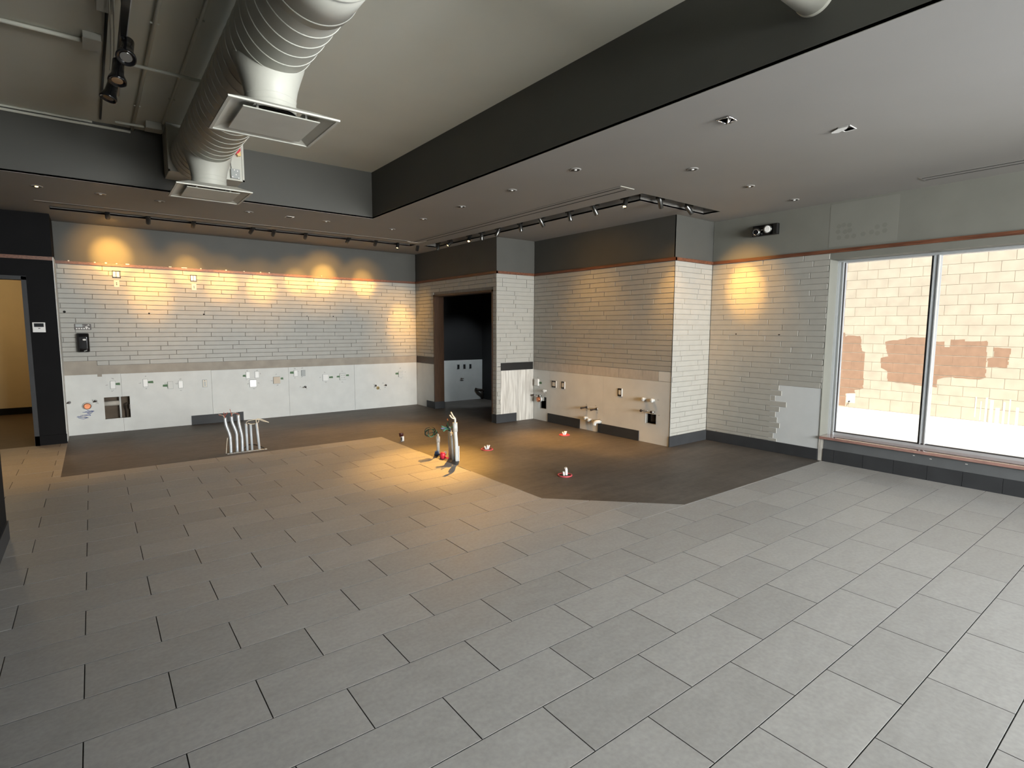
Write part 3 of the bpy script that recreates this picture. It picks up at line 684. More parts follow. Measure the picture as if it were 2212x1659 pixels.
# ------------------------------------------------------------------ outside: block wall and ground
XE, ZG = 13.572, -.17
ew = struct('exterior_wall', box(XE+.009, -6.5, ZG, XE+.3, 16, 4.6), 'mortar', 'sunlit tan concrete block wall outside the window', 'wall')
blk_cache = {}
def block(y0, y1, z0, z1, into=None):
    if into is not None:
        bx(into, XE, y0+.003, z0+.003, XE+.02, y1-.003, z1-.003); return
    key = (round(y1-y0, 3), round(z1-z0, 3))
    if key not in blk_cache:
        bm = new_bm(); w = .003; J = .003; L, h = key
        def ring(x, s): return [bm.verts.new(p) for p in ((x, J+s, J+s), (x, L-J-s, J+s), (x, L-J-s, h-J-s), (x, J+s, h-J-s))]
        a, b, c = ring(.02, 0), ring(w, 0), ring(0, w)
        for A, B in ((a, b), (b, c)):
            for i in range(4): bm.faces.new((A[i], A[(i+1)%4], B[(i+1)%4], B[i]))
        bm.faces.new(c); me = bpy.data.meshes.new('block'); bmesh.ops.recalc_face_normals(bm, faces=bm.faces); bm.to_mesh(me); bm.free(); me.materials.append(M['cmu']); blk_cache[key] = me
    o = bpy.data.objects.new('block', blk_cache[key]); COL.objects.link(o); o.location = (XE+random.uniform(-.001, .001), y0, z0); o.parent = ew
BL = .4055; rest = new_bm(); rects = []; nblk = 0
zs = [ZG, -.12+.2] ; z = .08
rows = [(-.17, .08)] + [(.08+.2*k, .28+.2*k) for k in range(22)]
for k, (z0, z1) in enumerate(rows):
    off = 3.28 if k % 2 == 1 else 3.28 - BL/2
    i = math.floor((-6 - off)/BL)
    while off + i*BL < 15.5:
        y0 = off + i*BL; y1 = y0 + BL; i += 1
        rects.append((y0, y1, z0, z1))
        if in_view((XE, (y0+y1)/2, (z0+z1)/2), .05) and z0 < 3.3 and y0 > 1.3 and y1 < 6.3: block(y0, y1, z0, z1); nblk += 1
        else: block(y0, y1, z0, z1, rest)
obj('block', rest, 'cmu', ew)['kind'] = 'stuff'
pA = [(5.39,1.52),(5.28,1.52),(5.26,1.43),(5.21,1.46),(4.96,1.45),(4.9,1.11),(4.85,1.1),(4.83,.28),(5.0,.24),(4.99,.17),(5.18,.14),(5.17,-.15),(5.7,-.17),(5.7,1.5)]
pB = [(4.47,1.33),(4.31,1.37),(4.13,1.39),(4.01,1.44),(3.72,1.43),(3.6,1.36),(3.44,1.36),(3.42,1.25),(3.34,1.25),(3.33,1.4),(3.12,1.41),(3.11,1.37),(2.99,1.37),(2.77,1.39),(2.75,.68),(2.84,.64),(3.33,.65),(3.5,.59),(3.5,.43),(4.37,.48),(4.39,.7),(4.52,.77),(4.53,.98),(4.39,1.02),(4.45,1.24)]
pC = [(2.67,1.26),(2.42,1.25),(2.43,1.11),(2.46,.89),(2.73,.89),(2.75,1.05),(2.65,1.08)]
def roughen(p):
    out = []
    for a, b in zip(p, p[1:]+p[:1]):
        n = max(1, int(math.hypot(b[0]-a[0], b[1]-a[1])/.06))
        for t in range(n): out.append((a[0]+(b[0]-a[0])*t/n + (random.uniform(-.010, .010) if t else 0), a[1]+(b[1]-a[1])*t/n + (random.uniform(-.010, .010) if t else 0)))
    return out
random.seed(3)
def spans(P, y):
    zs_ = []
    for p, q in zip(P, P[1:]+P[:1]):
        if (p[0] > y) != (q[0] > y): zs_.append(p[1] + (q[1]-p[1])*(y-p[0])/(q[0]-p[0]))
    zs_.sort(); return list(zip(zs_[::2], zs_[1::2]))
for P in (pA, pB, pC):
    P = roughen(P); bm = new_bm(); ylo, yhi = min(p[0] for p in P), max(p[0] for p in P); dy = .014
    for (y0, y1, z0, z1) in rects:
        if y1 < ylo or y0 > yhi: continue
        a, b = max(y0+.0005, ylo), min(y1-.0005, yhi); n = max(1, round((b-a)/dy))
        for k in range(n):
            ya, yb = a+(b-a)*k/n, a+(b-a)*(k+1)/n
            for c, d in spans(P, (ya+yb)/2):
                c, d = max(c, z0+.006), min(d, z1-.006)
                if d - c > .002: bm.faces.new([bm.verts.new((XE-.002, *q)) for q in ((ya, c), (ya, d), (yb, d), (yb, c))])
    bmesh.ops.remove_doubles(bm, verts=bm.verts, dist=1e-5)
    obj('paint_patch', bm, 'paint', ew)['label'] = 'patch of darker brown paint on the blocks'
bm = new_bm(); bx(bm, XE-.0015, 4.98, -.06, XE, 5.16, .15); 
for y, a, b, w in ((2.86, -.1, .30, .02), (2.78, -.16, .22, .015), (2.70, -.17, .30, .03), (2.62, -.17, .26, .05), (2.53, -.17, .12, .06), (2.44, -.17, .24, .03), (2.36, -.17, .3, .02), (2.25, -.17, .16, .04)):
    bx(bm, XE-.0015, y-w/2, a, XE, y+w/2, b)
obj('paint_drip', bm, 'drip', ew)['kind'] = 'stuff'
obj('spout', lathe(new_bm(), (XE-.05, 5.09, -.03), (1, 0, 0), [(0, .014), (.05, .014)], 10), 'iron', ew)
struct('ground', box(7.26, -8, ZG-.2, XE+.3, 16, ZG), 'ground', 'bright sunlit concrete ground outside the window', 'ground')
struct('ground_front', box(-6, -16, ZG-.2, 13.9, -6.3, ZG), 'ground', 'concrete ground before the shop front behind the viewer', 'ground')

# ------------------------------------------------------------------ ceilings
cl = struct('ceiling', box(-2.95, -6.1, ZC, XT+.03, YT+.03, ZC+.08), 'ceil', 'high grey green ceiling of the raised centre', 'ceiling')
struct('roof', box(-3.1, -6.3, 3.9, 7.3, 13.5, 4.1), 'dark', 'flat roof over the room', 'roof')
struct('ceiling_fascia_back', box(-2.95, YT, ZS+.003, XT, YT+.03, ZC+.05), 'fascia', 'grey drop face at the back of the raised ceiling', 'ceiling')
struct('ceiling_fascia_right', box(XT, -6.1, ZS+.003, XT+.03, YT+.03, ZC+.05), 'fascia', 'dark drop face along the right of the raised ceiling', 'ceiling')
SB = (-.33, 4.70, 8.955, 9.205); SL1 = (4.893, 5.150, 4.035, 9.05); SL2 = (5.150, 6.415, 4.035, 4.282); OPN = (4.455, 4.58, 1.795, 1.872); FOIL = (3.605, 3.72, 2.24, 2.328)
bm = sheet('z', ZS, ZS+.02, (XT, XR+.02, -6.1, YB+.03), [SL1, SL2, OPN, FOIL, (SB[0], SB[1], SB[2], SB[3])])
so = struct('ceiling_soffit', bm, 'soffit', 'lower grey soffit along the right and back with light slots', 'ceiling')
obj('soffit_back', sheet('z', ZS, ZS+.02, (-2.95, XT, YT, YB+.03), [SB]), 'soffit', so)
def channel(x0, x1, y0, y1, h=.24, left=True, right=True, near=True, far=True):
    bm = new_bm(); z0, z1 = ZS+.0, ZS+h; t = .008
    bx(bm, x0-t, y0-t, z1, x1+t, y1+t, z1+t)
    if left: bx(bm, x0-t, y0-t, z0+.001, x0, y1+t, z1)
    if right: bx(bm, x1, y0-t, z0+.001, x1+t, y1+t, z1)
    if near: bx(bm, x0, y0-t, z0+.001, x1, y0, z1)
    if far: bx(bm, x0, y1, z0+.001, x1, y1+t, z1)
    return bm
obj('light_slot', channel(*SB), 'soffit', so)
bm = channel(*SL1, right=False)
bx(bm, SL1[1], SL2[3], ZS+.001, SL1[1]+.008, SL1[3], ZS+.24)
obj('light_slot', bm, 'soffit', so); obj('light_slot', channel(*SL2, left=False), 'soffit', so)
obj('light_slot', channel(*OPN, h=.12), 'plastic', so); obj('light_slot', channel(*FOIL, h=.10), 'chrome', so)

bm = new_bm(); bx(bm, SB[0]+.01, 9.065, ZS+.045, SB[1]-.01, 9.095, ZS+.075); obj('track', bm, 'black', so)
obj('track', box(5.010, 4.05, ZS+.045, 5.040, 9.04, ZS+.075), 'black', so); obj('track', box(5.045, 4.140, ZS+.045, 6.40, 4.170, ZS+.075), 'black', so)
# linear slot diffusers
t = thing('slot_diffuser', (4.57, 6.3, ZS), 'long twin slot air diffuser beside the row of spotlights, L shaped', 'vent')
bm = new_bm(); bx(bm, 4.462, 3.98, ZS-.004, 4.678, 8.72, ZS-.0003)
obj('face', bm, 'soffit', t)
obj('slot', box(4.502, 4.02, ZS-.0055, 4.520, 8.70, ZS-.0035), 'hole', t); obj('slot', box(4.610, 4.03, ZS-.0055, 4.628, 8.60, ZS-.0035), 'hole', t)
obj('end_cap', box(4.462, 3.968, ZS-.005, 4.678, 3.982, ZS-.0003), 'duct', t)
bm = new_bm(); bx(bm, 4.40, 8.715, ZS-.006, 4.64, 8.735, ZS-.0003); bx(bm, 4.615, 8.44, ZS-.006, 4.635, 8.72, ZS-.0003)
obj('corner_piece', bm, 'plastic', t)
t = thing('slot_diffuser', (1.9, 8.70, ZS), 'long slot air diffuser along the back wall in front of the spotlight slot', 'vent')
obj('face', box(-.45, 8.655, ZS-.004, 4.40, 8.735, ZS-.0003), 'soffit', t); obj('slot', box(-.45, 8.688, ZS-.0055, 4.40, 8.706, ZS-.0035), 'hole', t)
t = thing('slot_diffuser', (6.6, .5, ZS), 'slot air diffuser in the soffit above the window', 'vent')
obj('face', box(6.50, -1.5, ZS-.004, 6.70, 1.96, ZS-.0003), 'soffit', t); obj('slot', box(6.545, -1.45, ZS-.0055, 6.560, 1.945, ZS-.0035), 'hole', t); obj('slot', box(6.64, -1.45, ZS-.0055, 6.655, 1.945, ZS-.0035), 'hole', t)

# downlights
def downlight(x, y, label, lit=False, bulb='lensoff'):
    t = thing('downlight', (x, y, ZS), label, 'downlight', 'recessed downlights')
    obj('ring', lathe(new_bm(), (x, y, ZS-.006), (0, 0, 1), [(0, .040), (0, .052), (.007, .055)], 20, False), 'soffit', t)
    obj('well', lathe(new_bm(), (x, y, ZS-.004), (0, 0, 1), [(0, .041), (.003, .041)], 20), 'black', t)
    obj('bulb', lathe(new_bm(), (x, y, ZS-.011), (0, 0, 1), [(0, .006), (.002, .012), (.007, .016)], 14), 'lenswarm' if lit else 'plastic', t)
dl_back = [(-.373, 'lit downlight above the passage, leftmost in the soffit'), (.168, 'downlight in the back soffit left of the duct box'), (.727, 'downlight in the back soffit just below the duct box'), (1.699, 'downlight in the back soffit left of the square trimless opening'), (2.695, 'downlight in the back soffit right of the square trimless opening'), (3.686, 'downlight at the inner corner of the soffit near the back')]
for x, l in dl_back: downlight(x, 7.80, l, lit=(x < -.3))
for y, l in ((6.804, 'farthest downlight in the row beside the twin slot diffuser'), (5.828, 'second farthest downlight in the row beside the twin slot diffuser'), (4.811, 'third farthest downlight in the row beside the twin slot diffuser'), (3.834, 'nearest downlight in the row beside the twin slot diffuser')): downlight(3.68, y, l)
for x, l in ((4.523, 'left downlight of three in the row towards the window'), (5.519, 'middle downlight of three in the row towards the window'), (6.49, 'right downlight of three in the row, close to the emergency light')): downlight(x, 3.15, l)
t = thing('downlight_opening', (2.203, 7.81, ZS), 'square opening with bright torn edge in the back soffit', 'ceiling opening')
bm = new_bm(); bx(bm, 2.15, 7.765, ZS-.004, 2.165, 7.86, ZS); bx(bm, 2.15, 7.765, ZS-.004, 2.255, 7.78, ZS); bx(bm, 2.24, 7.80, ZS-.004, 2.255, 7.86, ZS)
obj('rim', bm, 'plastic', t); obj('opening', box(2.165, 7.78, ZS-.0015, 2.24, 7.85, ZS+.0), 'hole', t)
t = thing('downlight_opening', (3.66, 2.285, ZS), 'crumpled silver foil edged opening in the right soffit', 'ceiling opening')
random.seed(9); bm = new_bm()
for (a, b) in (((3.605, 2.24), (3.72, 2.24)), ((3.72, 2.24), (3.72, 2.328)), ((3.72, 2.328), (3.605, 2.328)), ((3.605, 2.328), (3.605, 2.24))):
    pts = [(a[0]+(b[0]-a[0])*k/5+random.uniform(-.006, .006), a[1]+(b[1]-a[1])*k/5+random.uniform(-.006, .006), ZS-.004+random.uniform(-.006, .003)) for k in range(6)]
    tube(bm, pts, .006, 6)
obj('foil_edge', bm, 'chrome', t)
bm = tube(new_bm(), catmull([(3.64, 2.26, ZS+.05), (3.66, 2.27, ZS+.0), (3.69, 2.29, ZS-.012), (3.70, 2.27, ZS+.02)]), .006, 8); obj('wire', bm, 'signwhite', t)
bm = new_bm(); bx(bm, 3.61, 2.245, ZS+.03, 3.715, 2.322, ZS+.035); obj('opening', bm, 'hole', t)
t = thing('downlight_opening', (4.517, 1.833, ZS), 'square opening with a white hanging flap in the right soffit', 'ceiling opening')
bm = new_bm(); bx(bm, 4.451, 1.791, ZS-.003, 4.459, 1.876, ZS); bx(bm, 4.576, 1.791, ZS-.003, 4.584, 1.876, ZS); bx(bm, 4.451, 1.791, ZS-.003, 4.584, 1.798, ZS); bx(bm, 4.451, 1.869, ZS-.003, 4.584, 1.876, ZS)
obj('rim', bm, 'plastic', t)
bm = new_bm(); poly_prism(bm, [(4.452, 1.798), (4.452, 1.87), (4.49, 1.93), (4.52, 1.94), (4.54, 1.90), (4.50, 1.83)], 'z', ZS-.010, ZS-.006); obj('flap', bm, 'plastic', t)
obj('opening', box(4.462, 1.80, ZS+.03, 4.574, 1.868, ZS+.034), 'hole', t)

# ------------------------------------------------------------------ spotlights in the slots
def spotlight(p, aim, label, lit=0, size=38, blend=.9, body='black', group='cylinder spotlights in the ceiling slots', L=.135, face=None):
    x, y, z = p; t = thing('spotlight', (x, y, ZS+.09), label, 'spotlight', group)
    d = (Vector(aim)-Vector(p)).normalized(); c = Vector(p)
    ax = (.07, .014) if (y > 9.06 or y < 4.2) else (.014, .07)
    obj('adaptor', bevel(box(x-ax[0], y-ax[1], ZS+.020, x+ax[0], y+ax[1], ZS+.0445), .003, 1), 'black', t)
    obj('mount', tube(new_bm(), [(x, y, ZS+.0445), (x, y, z)], .009, 10), 'black', t)
    a = c - d*L*.5; b = c + d*L*.5; r = .0285
    bm = lathe(new_bm(), a, d, [(0, r*.9), (.004, r), (L-.002, r), (L, r*.96), (L, r*.80), (L-.018, r*.72)], 20, False)
    lathe(bm, a, d, [(0, r*.9), (.001, .001)], 20, False)
    obj('body', bm, body, t)
    obj('lens', lathe(new_bm(), a + d*(L-.020), d, [(0, r*.74), (.003, r*.74)], 20), face or ('lenswarm' if lit else 'lensoff'), t)
    if lit:
        light('spot_beam', 'SPOT', b + d*.012, lit*.60, WARM, target=Vector(aim), spot_size=math.radians(size*1.25), spot_blend=1.0, shadow_soft_size=.018)
        light('spot_core', 'SPOT', b + d*.012, lit*1.75, WARM, target=Vector(aim), spot_size=math.radians(size*.62), spot_blend=1.0, shadow_soft_size=.018)
ordn = ['first', 'second', 'third', 'fourth', 'fifth', 'sixth', 'seventh', 'eighth', 'ninth', 'tenth']
LB = 'black cylinder spotlight, %s from the left in the back wall slot'
back = [(.254, (.298, YB, 2.66), 150, 52), (.701, (.76, YB, 2.13), 95, 50), (1.240, (1.278, YB, 2.50), 85, 42), (2.008, (1.763, YB, 2.30), 85, 42), (2.317, (2.37, YB, 2.28), 105, 42),
        (2.800, (2.954, YB, 2.42), 95, 40), (3.497, (3.451, YB, 2.50), 180, 46), (3.981, (4.206, YB, 2.46), 130, 42), (4.398, (3.3, 7.9, 0), 110, 66), (4.791, (5.00, YB, 1.62), 150, 44)]
for i, (x, a, pw, sz) in enumerate(back): spotlight((x, 9.08, 3.052), a, LB % ordn[i], pw, sz)
LR = 'cylinder spotlight, %s from the far end of the right hand slot'
leg = [(8.746, (4.5, 8.0, 0), 0, 30, 'lampgrey'), (8.342, (1.6, 8.1, 0), 150, 60, 'lampgrey'), (7.725, (3.15, 5.75, 0), 560, 44, 'black'), (7.36, (5.0, 7.3, 0), 0, 30, 'lampgrey'), (6.921, (3.95, 7.70, 0), 130, 44, 'lampgrey'),
       (6.361, (5.2, 5.9, 0), 260, 54, 'lampgrey'), (5.897, (XA, 5.9, 1.6), 22, 110, 'lampgrey'), (5.333, (5.55, 4.9, 0), 110, 46, 'lampgrey'), (4.886, (XA, 4.5, 1.0), 0, 30, 'lampgrey'), (4.392, (3.2, 3.6, 0), 26, 40, 'lampgrey')]
for i, (y, a, pw, sz, b) in enumerate(leg): spotlight((5.025, y, 3.055), a, LR % ordn[i], pw, sz, body=b)
spotlight((5.36, 4.155, 3.062), (6.2, Y2, 1.9), 'dark spotlight, left of two in the short slot over the pier', 40, 60, body='lampgrey')
spotlight((5.922, 4.155, 3.055), (XR, 3.98, 2.14), 'dark spotlight with bright edge, right of two in the short slot', 120, 46, body='lampgrey')
light('passage_downlight_beam', 'SPOT', (-.373, 7.80, ZS-.02), 105, WARM, target=(-.6, 8.2, 0), spot_size=math.radians(60), spot_blend=1, shadow_soft_size=.03)

# ------------------------------------------------------------------ spiral duct, takeoffs, diffusers
DX, DZ, DR = .986, 3.367, .233
t = thing('spiral_duct', (DX, 3.0, DZ), 'large round grey spiral duct under the high ceiling', 'duct')
obj('duct_run', tube(new_bm(), [(DX, -.99, DZ), (DX, 6.785, DZ)], DR, 72), 'duct', t)
hp = []; pitch = .135; n = 48
K = int((6.765+.92)/pitch*n)
for k in range(K):
    yy_ = -.92 + k*pitch/n
    th = 2*PI*k/n; hp.append((DX + (DR+.001)*math.cos(th), yy_, DZ + (DR+.001)*math.sin(th)))
bm = new_bm()
prev = None
for k, p in enumerate(hp):
    th = 2*PI*k/n; rad = Vector((math.cos(th), 0, math.sin(th))); ax = Vector((0, .0055, 0)); q = Vector(p)
    ring = [bm.verts.new(q - ax - rad*.002), bm.verts.new(q - ax*.5 + rad*.0028), bm.verts.new(q + ax*.5 + rad*.0028), bm.verts.new(q + ax - rad*.002)]
    if prev:
        for i in range(3):
            f = bm.faces.new((prev[i], prev[i+1], ring[i+1], ring[i])); f.smooth = True
    prev = ring
obj('seam', bm, 'ductrib', t)
obj('coupling', lathe(new_bm(), (DX, 2.62, DZ), (0, 1, 0), [(0, DR), (.004, DR+.010), (.36, DR+.010), (.365, DR)], 72, False), 'duct', t)
for q in (2.66, 2.92): obj('coupling_bead', lathe(new_bm(), (DX, q, DZ), (0, 1, 0), [(0, DR+.0105), (.006, DR+.014), (.012, DR+.0105)], 72, False), 'duct', t)
ZD = 2.872
def takeoff(x, y):
    bm = new_bm(); n = 40
    prof = [(ZD+.0665, .148, .148), (3.03, .149, .149), (3.10, .162, .168), (3.16, .180, .205), (3.22, .200, .245), (3.30, .216, .275)]
    rings = [[bm.verts.new((x+.012*0 + rx*math.cos(2*PI*k/n), y + ry*math.sin(2*PI*k/n), z)) for k in range(n)] for z, rx, ry in prof]
    for A, B in zip(rings, rings[1:]):
        for k in range(n):
            f = bm.faces.new((A[k], A[(k+1) % n], B[(k+1) % n], B[k])); f.smooth = True
    o = obj('takeoff', bm, 'duct', t)
    b2 = new_bm()
    for zz in (3.025, 2.985): lathe(b2, (x, y, zz), (0, 0, 1), [(0, .148), (.004, .153), (.008, .148)], 40, False)
    obj('collar_bead', b2, 'duct', o)
def diffuser(x, y, label):
    d = thing('air_diffuser', (x, y, ZD), label, 'air vent', 'square diffusers on the duct')
    a, c = .315, .17
    bm = new_bm()
    def sq(h, z): return [bm.verts.new(p) for p in ((x-h, y-h, z), (x+h, y-h, z), (x+h, y+h, z), (x-h, y+h, z))]
    R = [sq(a-.020, ZD+.004), sq(a-.018, ZD), sq(a, ZD), sq(a+.001, ZD+.010), sq(c+.03, ZD+.062), sq(c, ZD+.065)]
    inner = [sq(a-.022, ZD+.006), sq(a-.09, ZD+.030), sq(c+.01, ZD+.054), sq(c-.03, ZD+.058)]
    seq = list(reversed(inner)) + R
    for A, B in zip(seq, seq[1:]):
        for i in range(4): bm.faces.new((A[i], A[(i+1)%4], B[(i+1)%4], B[i]))
    o = obj('frame', bm, 'duct', d)
    obj('throat', lathe(new_bm(), (x, y, ZD+.050), (0, 0, 1), [(0, .135), (.004, .135)], 30), 'black', d)
    obj('plaque', bevel(box(x-.222, y-.222, ZD-.002, x+.222, y+.222, ZD+.006), .003, 1), 'duct', d)
    for sx, sy in ((-1, 1), (1, 1), (-1, -1), (1, -1)):
        obj('hanger', box(x+sx*.14-.006, y+sy*.205-.006, ZD+.004, x+sx*.14+.006, y+sy*.205+.006, ZD+.054), 'duct', d)
takeoff(DX, 3.80); takeoff(DX, 6.10)
diffuser(DX+.005, 3.785, 'nearer square ceiling diffuser hanging from the spiral duct'); diffuser(DX+.002, 6.10, 'farther square ceiling diffuser hanging by the duct box')
t2 = thing('branch_duct', (2.1, 1.47, 3.35), 'round branch duct entering the dark fascia at the top edge', 'duct')
obj('duct_run', tube(new_bm(), [(DX+.243, 1.47, 3.352), (XT-.001, 1.47, 3.352)], .099, 48), 'duct', t2)
obj('collar', lathe(new_bm(), (XT-.02, 1.47, 3.352), (1, 0, 0), [(0, .099), (.002, .103), (.019, .103)], 48, False), 'duct', t2)
t3 = thing('duct_box', (1.09, 7.0, 3.213), 'rectangular duct box on the back fascia behind the spiral duct', 'duct box')
obj('box', bevel(box(.735, 6.80, 3.213, 1.442, YT-.001, ZC-.004), .004, 1), 'duct', t3)
bm = new_bm(); bx(bm, .727, 6.792, 3.205, .745, 6.803, ZC-.004); bx(bm, 1.430, 6.792, 3.205, 1.450, 6.803, ZC-.004); bx(bm, .727, 6.792, 3.205, 1.45, 6.803, 3.222)
obj('flange', bm, 'duct', t3)
t = thing('alarm_strobe', (1.39, 6.79, 3.53), 'small red and clear alarm strobe on the duct box', 'alarm strobe')
bm = new_bm(); poly_prism(bm, [(1.335, 3.50), (1.40, 3.585), (1.412, 3.52), (1.385, 3.485), (1.345, 3.485)], 'y', 6.74, 6.80)
obj('housing', bm, 'redplastic', t)
bm = new_bm(); poly_prism(bm, [(1.375, 3.482), (1.412, 3.515), (1.415, 3.468), (1.385, 3.462)], 'y', 6.745, 6.80); obj('lens', bm, 'amber', t)
t = thing('control_box', (1.355, 6.79, 3.27), 'small open dark control box on the duct box below the strobe', 'control box')
obj('box', box(1.312, 6.765, 3.2225, 1.40, 6.7995, 3.322), 'greyplate', t)
for x, z in ((1.345, 3.31), (1.375, 3.302), (1.325, 3.235), (1.385, 3.228), (1.36, 3.262)): obj('terminal', box(x-.006, 6.761, z-.006, x+.006, 6.766, z+.006), 'plastic', t)
obj('cable', tube(new_bm(), [(1.32, 6.785, 3.32), (1.315, 6.79, 3.38), (1.318, 6.792, 3.44)], .003, 6), 'blackwire', t)

# ------------------------------------------------------------------ conduits, boxes and the big track light at upper left
def conduit(pts, r, label, m='ceil', strap=True):
    p = Vector(pts[0]); t = thing('conduit', pts[0], label, 'conduit', None)
    obj('pipe', tube(new_bm(), pts, r, 10), m, t)
    a, b = Vector(pts[0]), Vector(pts[-1]); d = (b-a)
    if strap and d.length > .8:
        nrm = Vector((0, 0, 1)) if abs(d.normalized().z) < .5 else Vector((0, 1, 0))
        for f in (.22, .55, .86):
            c = a + d*f; u = d.normalized(); s = u.cross(nrm).normalized()
            bm = new_bm(); tube(bm, [c - s*(r+.014), c + s*(r+.014)], .007, 6); obj('strap', bm, m, t)
    return t
conduit([(.47, 1.5, ZC-.022), (.465, YT-.02, ZC-.022)], .014, 'left of two parallel ceiling conduits beside the duct')
conduit([(.715, 1.5, ZC-.022), (.705, 6.79, ZC-.022)], .012, 'right of two parallel ceiling conduits beside the duct')
conduit([(.205, 4.64, ZC-.014), (.195, 7.06, ZC-.014)], .009, 'thin black conduit running back from the small ceiling box', 'black', strap=False)
conduit([(.345, 5.395, ZC-.048), (.86, 5.387, ZC-.048)], .013, 'short conduit crossing under the two parallel conduits')
conduit([(-.59, 5.245, ZC-.022), (.075, 5.232, ZC-.022)], .015, 'ceiling conduit at the left edge ending in a square box')
conduit([(-2.5, YT-.016, 3.700-.022), (.13, YT-.016, 3.697-.022)], .011, 'upper conduit along the top of the left fascia')
conduit([(-2.5, YT-.018, 3.640), (.45, YT-.018, 3.642)], .013, 'lower conduit along the top of the left fascia')
conduit([(.31, 6.95, ZC-.05), (.555, 6.93, ZC-.05)], .012, 'short conduit running into the painted box by the duct box')
def jbox(x0, y0, x1, y1, h, label):
    t = thing('junction_box', ((x0+x1)/2, (y0+y1)/2, ZC), label, 'junction box', 'ceiling junction boxes')
    obj('box', bevel(box(x0, y0, ZC-h, x1, y1, ZC-.001), .003, 1), 'duct', t)
    obj('cover', bevel(box(x0-.003, y0-.003, ZC-h-.003, x1+.003, y1+.003, ZC-h), .001, 1), 'duct', t)
jbox(.072, 5.10, .178, 5.30, .05, 'square painted box at the end of the left ceiling conduit')
jbox(.148, 4.42, .235, 4.62, .05, 'small painted box beside the black track light')
jbox(.56, 6.86, .70, 7.0, .07, 'painted box beside the duct box in the dark corner')
for i in range(2):
    t = thing('cable', (.21+.02*i, 4.4, 3.66), ['left thin painted cable sagging beside the track light', 'right thin painted cable sagging beside the track light'][i], 'cable')
    obj('cable', tube(new_bm(), catmull([(.198+.022*i, 3.9, 3.665), (.206+.022*i, 4.3, 3.630), (.212+.022*i, 4.52, 3.618), (.228+.020*i, 4.9, 3.63), (.240+.018*i, 5.33, 3.64), (.236+.016*i, 5.5, 3.60)]), .005, 6), 'duct', t)
t = thing('track_light', (.268, 4.7, 3.50), 'black ceiling track with three flared spot heads at upper left', 'track light')
obj('track', bevel(box(.253, 2.6, 3.478, .293, 5.70, 3.512), .002, 1), 'black', t)
bm = new_bm(); bx(bm, .293, 2.6, 3.480, .298, 4.62, 3.512); bx(bm, .248, 3.96, 3.474, .300, 4.01, 3.514)
obj('track_edge', bm, 'alu', t)
for y in (3.0, 4.4, 5.5): obj('hanger', tube(new_bm(), [(.273, y, 3.51), (.273, y, ZC)], .006, 8), 'black', t)
def big_head(p, d, lensmat):
    p = Vector(p); d = Vector(d).normalized()
    a = p - d*.11
    bm = lathe(new_bm(), a, d, [(0, .022), (.005, .036), (.10, .037), (.12, .040), (.15, .054), (.162, .057), (.175, .057), (.175, .050), (.163, .036)], 28, False)
    lathe(bm, a, d, [(0, .022), (.001, .001)], 28, False)
    h = obj('spot_head', bm, 'glossblack', t)
    obj('lens', lathe(new_bm(), a + d*.162, d, [(0, .036), (.004, .034)], 24), lensmat, h)
    obj('yoke', tube(new_bm(), [(.273, p.y+.03, 3.485), (.273, p.y+.02, p.z+.09), tuple(a+d*.05)], .011, 8), 'glossblack', h)
big_head((.288, 4.50, 3.375), (-.12, -.50, -.80), 'lensoff'); big_head((.255, 4.95, 3.385), (-.10, -.28, -.93), 'lensoff'); big_head((.222, 5.34, 3.385), (-.28, -.10, -.93), 'lensoff')

# ------------------------------------------------------------------ fittings on the back wall
def plate(x0, z0, x1, z1, label, m='plastic', depth=.014, tape=None, name='cover_plate', group='cover plates on the back wall'):
    t = thing(name, ((x0+x1)/2, YB, (z0+z1)/2), label, 'cover plate', group)
    y = YB+.002
    obj('gasket', box(x0-.004, y-.005, z0-.004, x1+.004, y, z1+.004), 'greyplate', t)
    obj('plate', bevel(box(x0, y-depth, z0, x1, y-.003, z1), .003, 1), m, t)
    if tape:
        for (a, b, c, d) in tape:
            bm = new_bm(); poly_prism(bm, [(a, c+.004), (b, c-.003 if False else c), (b-.004, d), (a+.002, d-.004)], 'y', y-.0016, y-.0004)
            obj('tape', bm, 'tape', t)
    return t
plate(.174, .664, .236, .776, 'white cover plate above the square cut-out, green tape to its right', tape=[(.238, .296, .712, .75)])
plate(.587, .667, .645, .783, 'second white cover plate from the left, green tape to its right', tape=[(.648, .722, .716, .754)])
plate(.912, .615, .980, .726, 'painted-over outlet plate with green tape on its left, third from the left', 'board', tape=[(.842, .906, .648, .688), (.902, .912, .62, .73)])
plate(1.057, .618, 1.116, .731, 'white cover plate right of the painted-over outlet plate')
def outlet(x0, z0, x1, z1, label, m='ivory', name='outlet', cat='outlet', holes=2):
    t = thing(name, ((x0+x1)/2, YB, (z0+z1)/2), label, cat)
    y = YB+.001; obj('plate', bevel(box(x0, y-.009, z0, x1, y, z1), .002, 1), m, t)
    cx = (x0+x1)/2; cz = (z0+z1)/2; bm = new_bm()
    for s in ((-1, 1) if holes == 2 else (0,)): lathe(bm, (cx, y-.0105, cz+s*.012), (0, 1, 0), [(0, .007), (.003, .007)], 12)
    obj('socket', bm, 'hole', t); return t
t = thing('outlet', (1.43, YB, .67), 'uncovered outlet with dark rim between cover plates, fifth from the left', 'outlet')
obj('rim', box(1.394, YB-.004, .606, 1.464, YB+.002, .735), 'greyplate', t); obj('device', bevel(box(1.402, YB-.010, .614, 1.457, YB-.003, .727), .002, 1), 'ivory', t)
bm = new_bm(); bx(bm, 1.418, YB-.012, .625, 1.442, YB-.009, .70); obj('socket', bm, 'greyplate', t); obj('slot', box(1.424, YB-.0125, .71, 1.436, YB-.009, .722), 'hole', t)
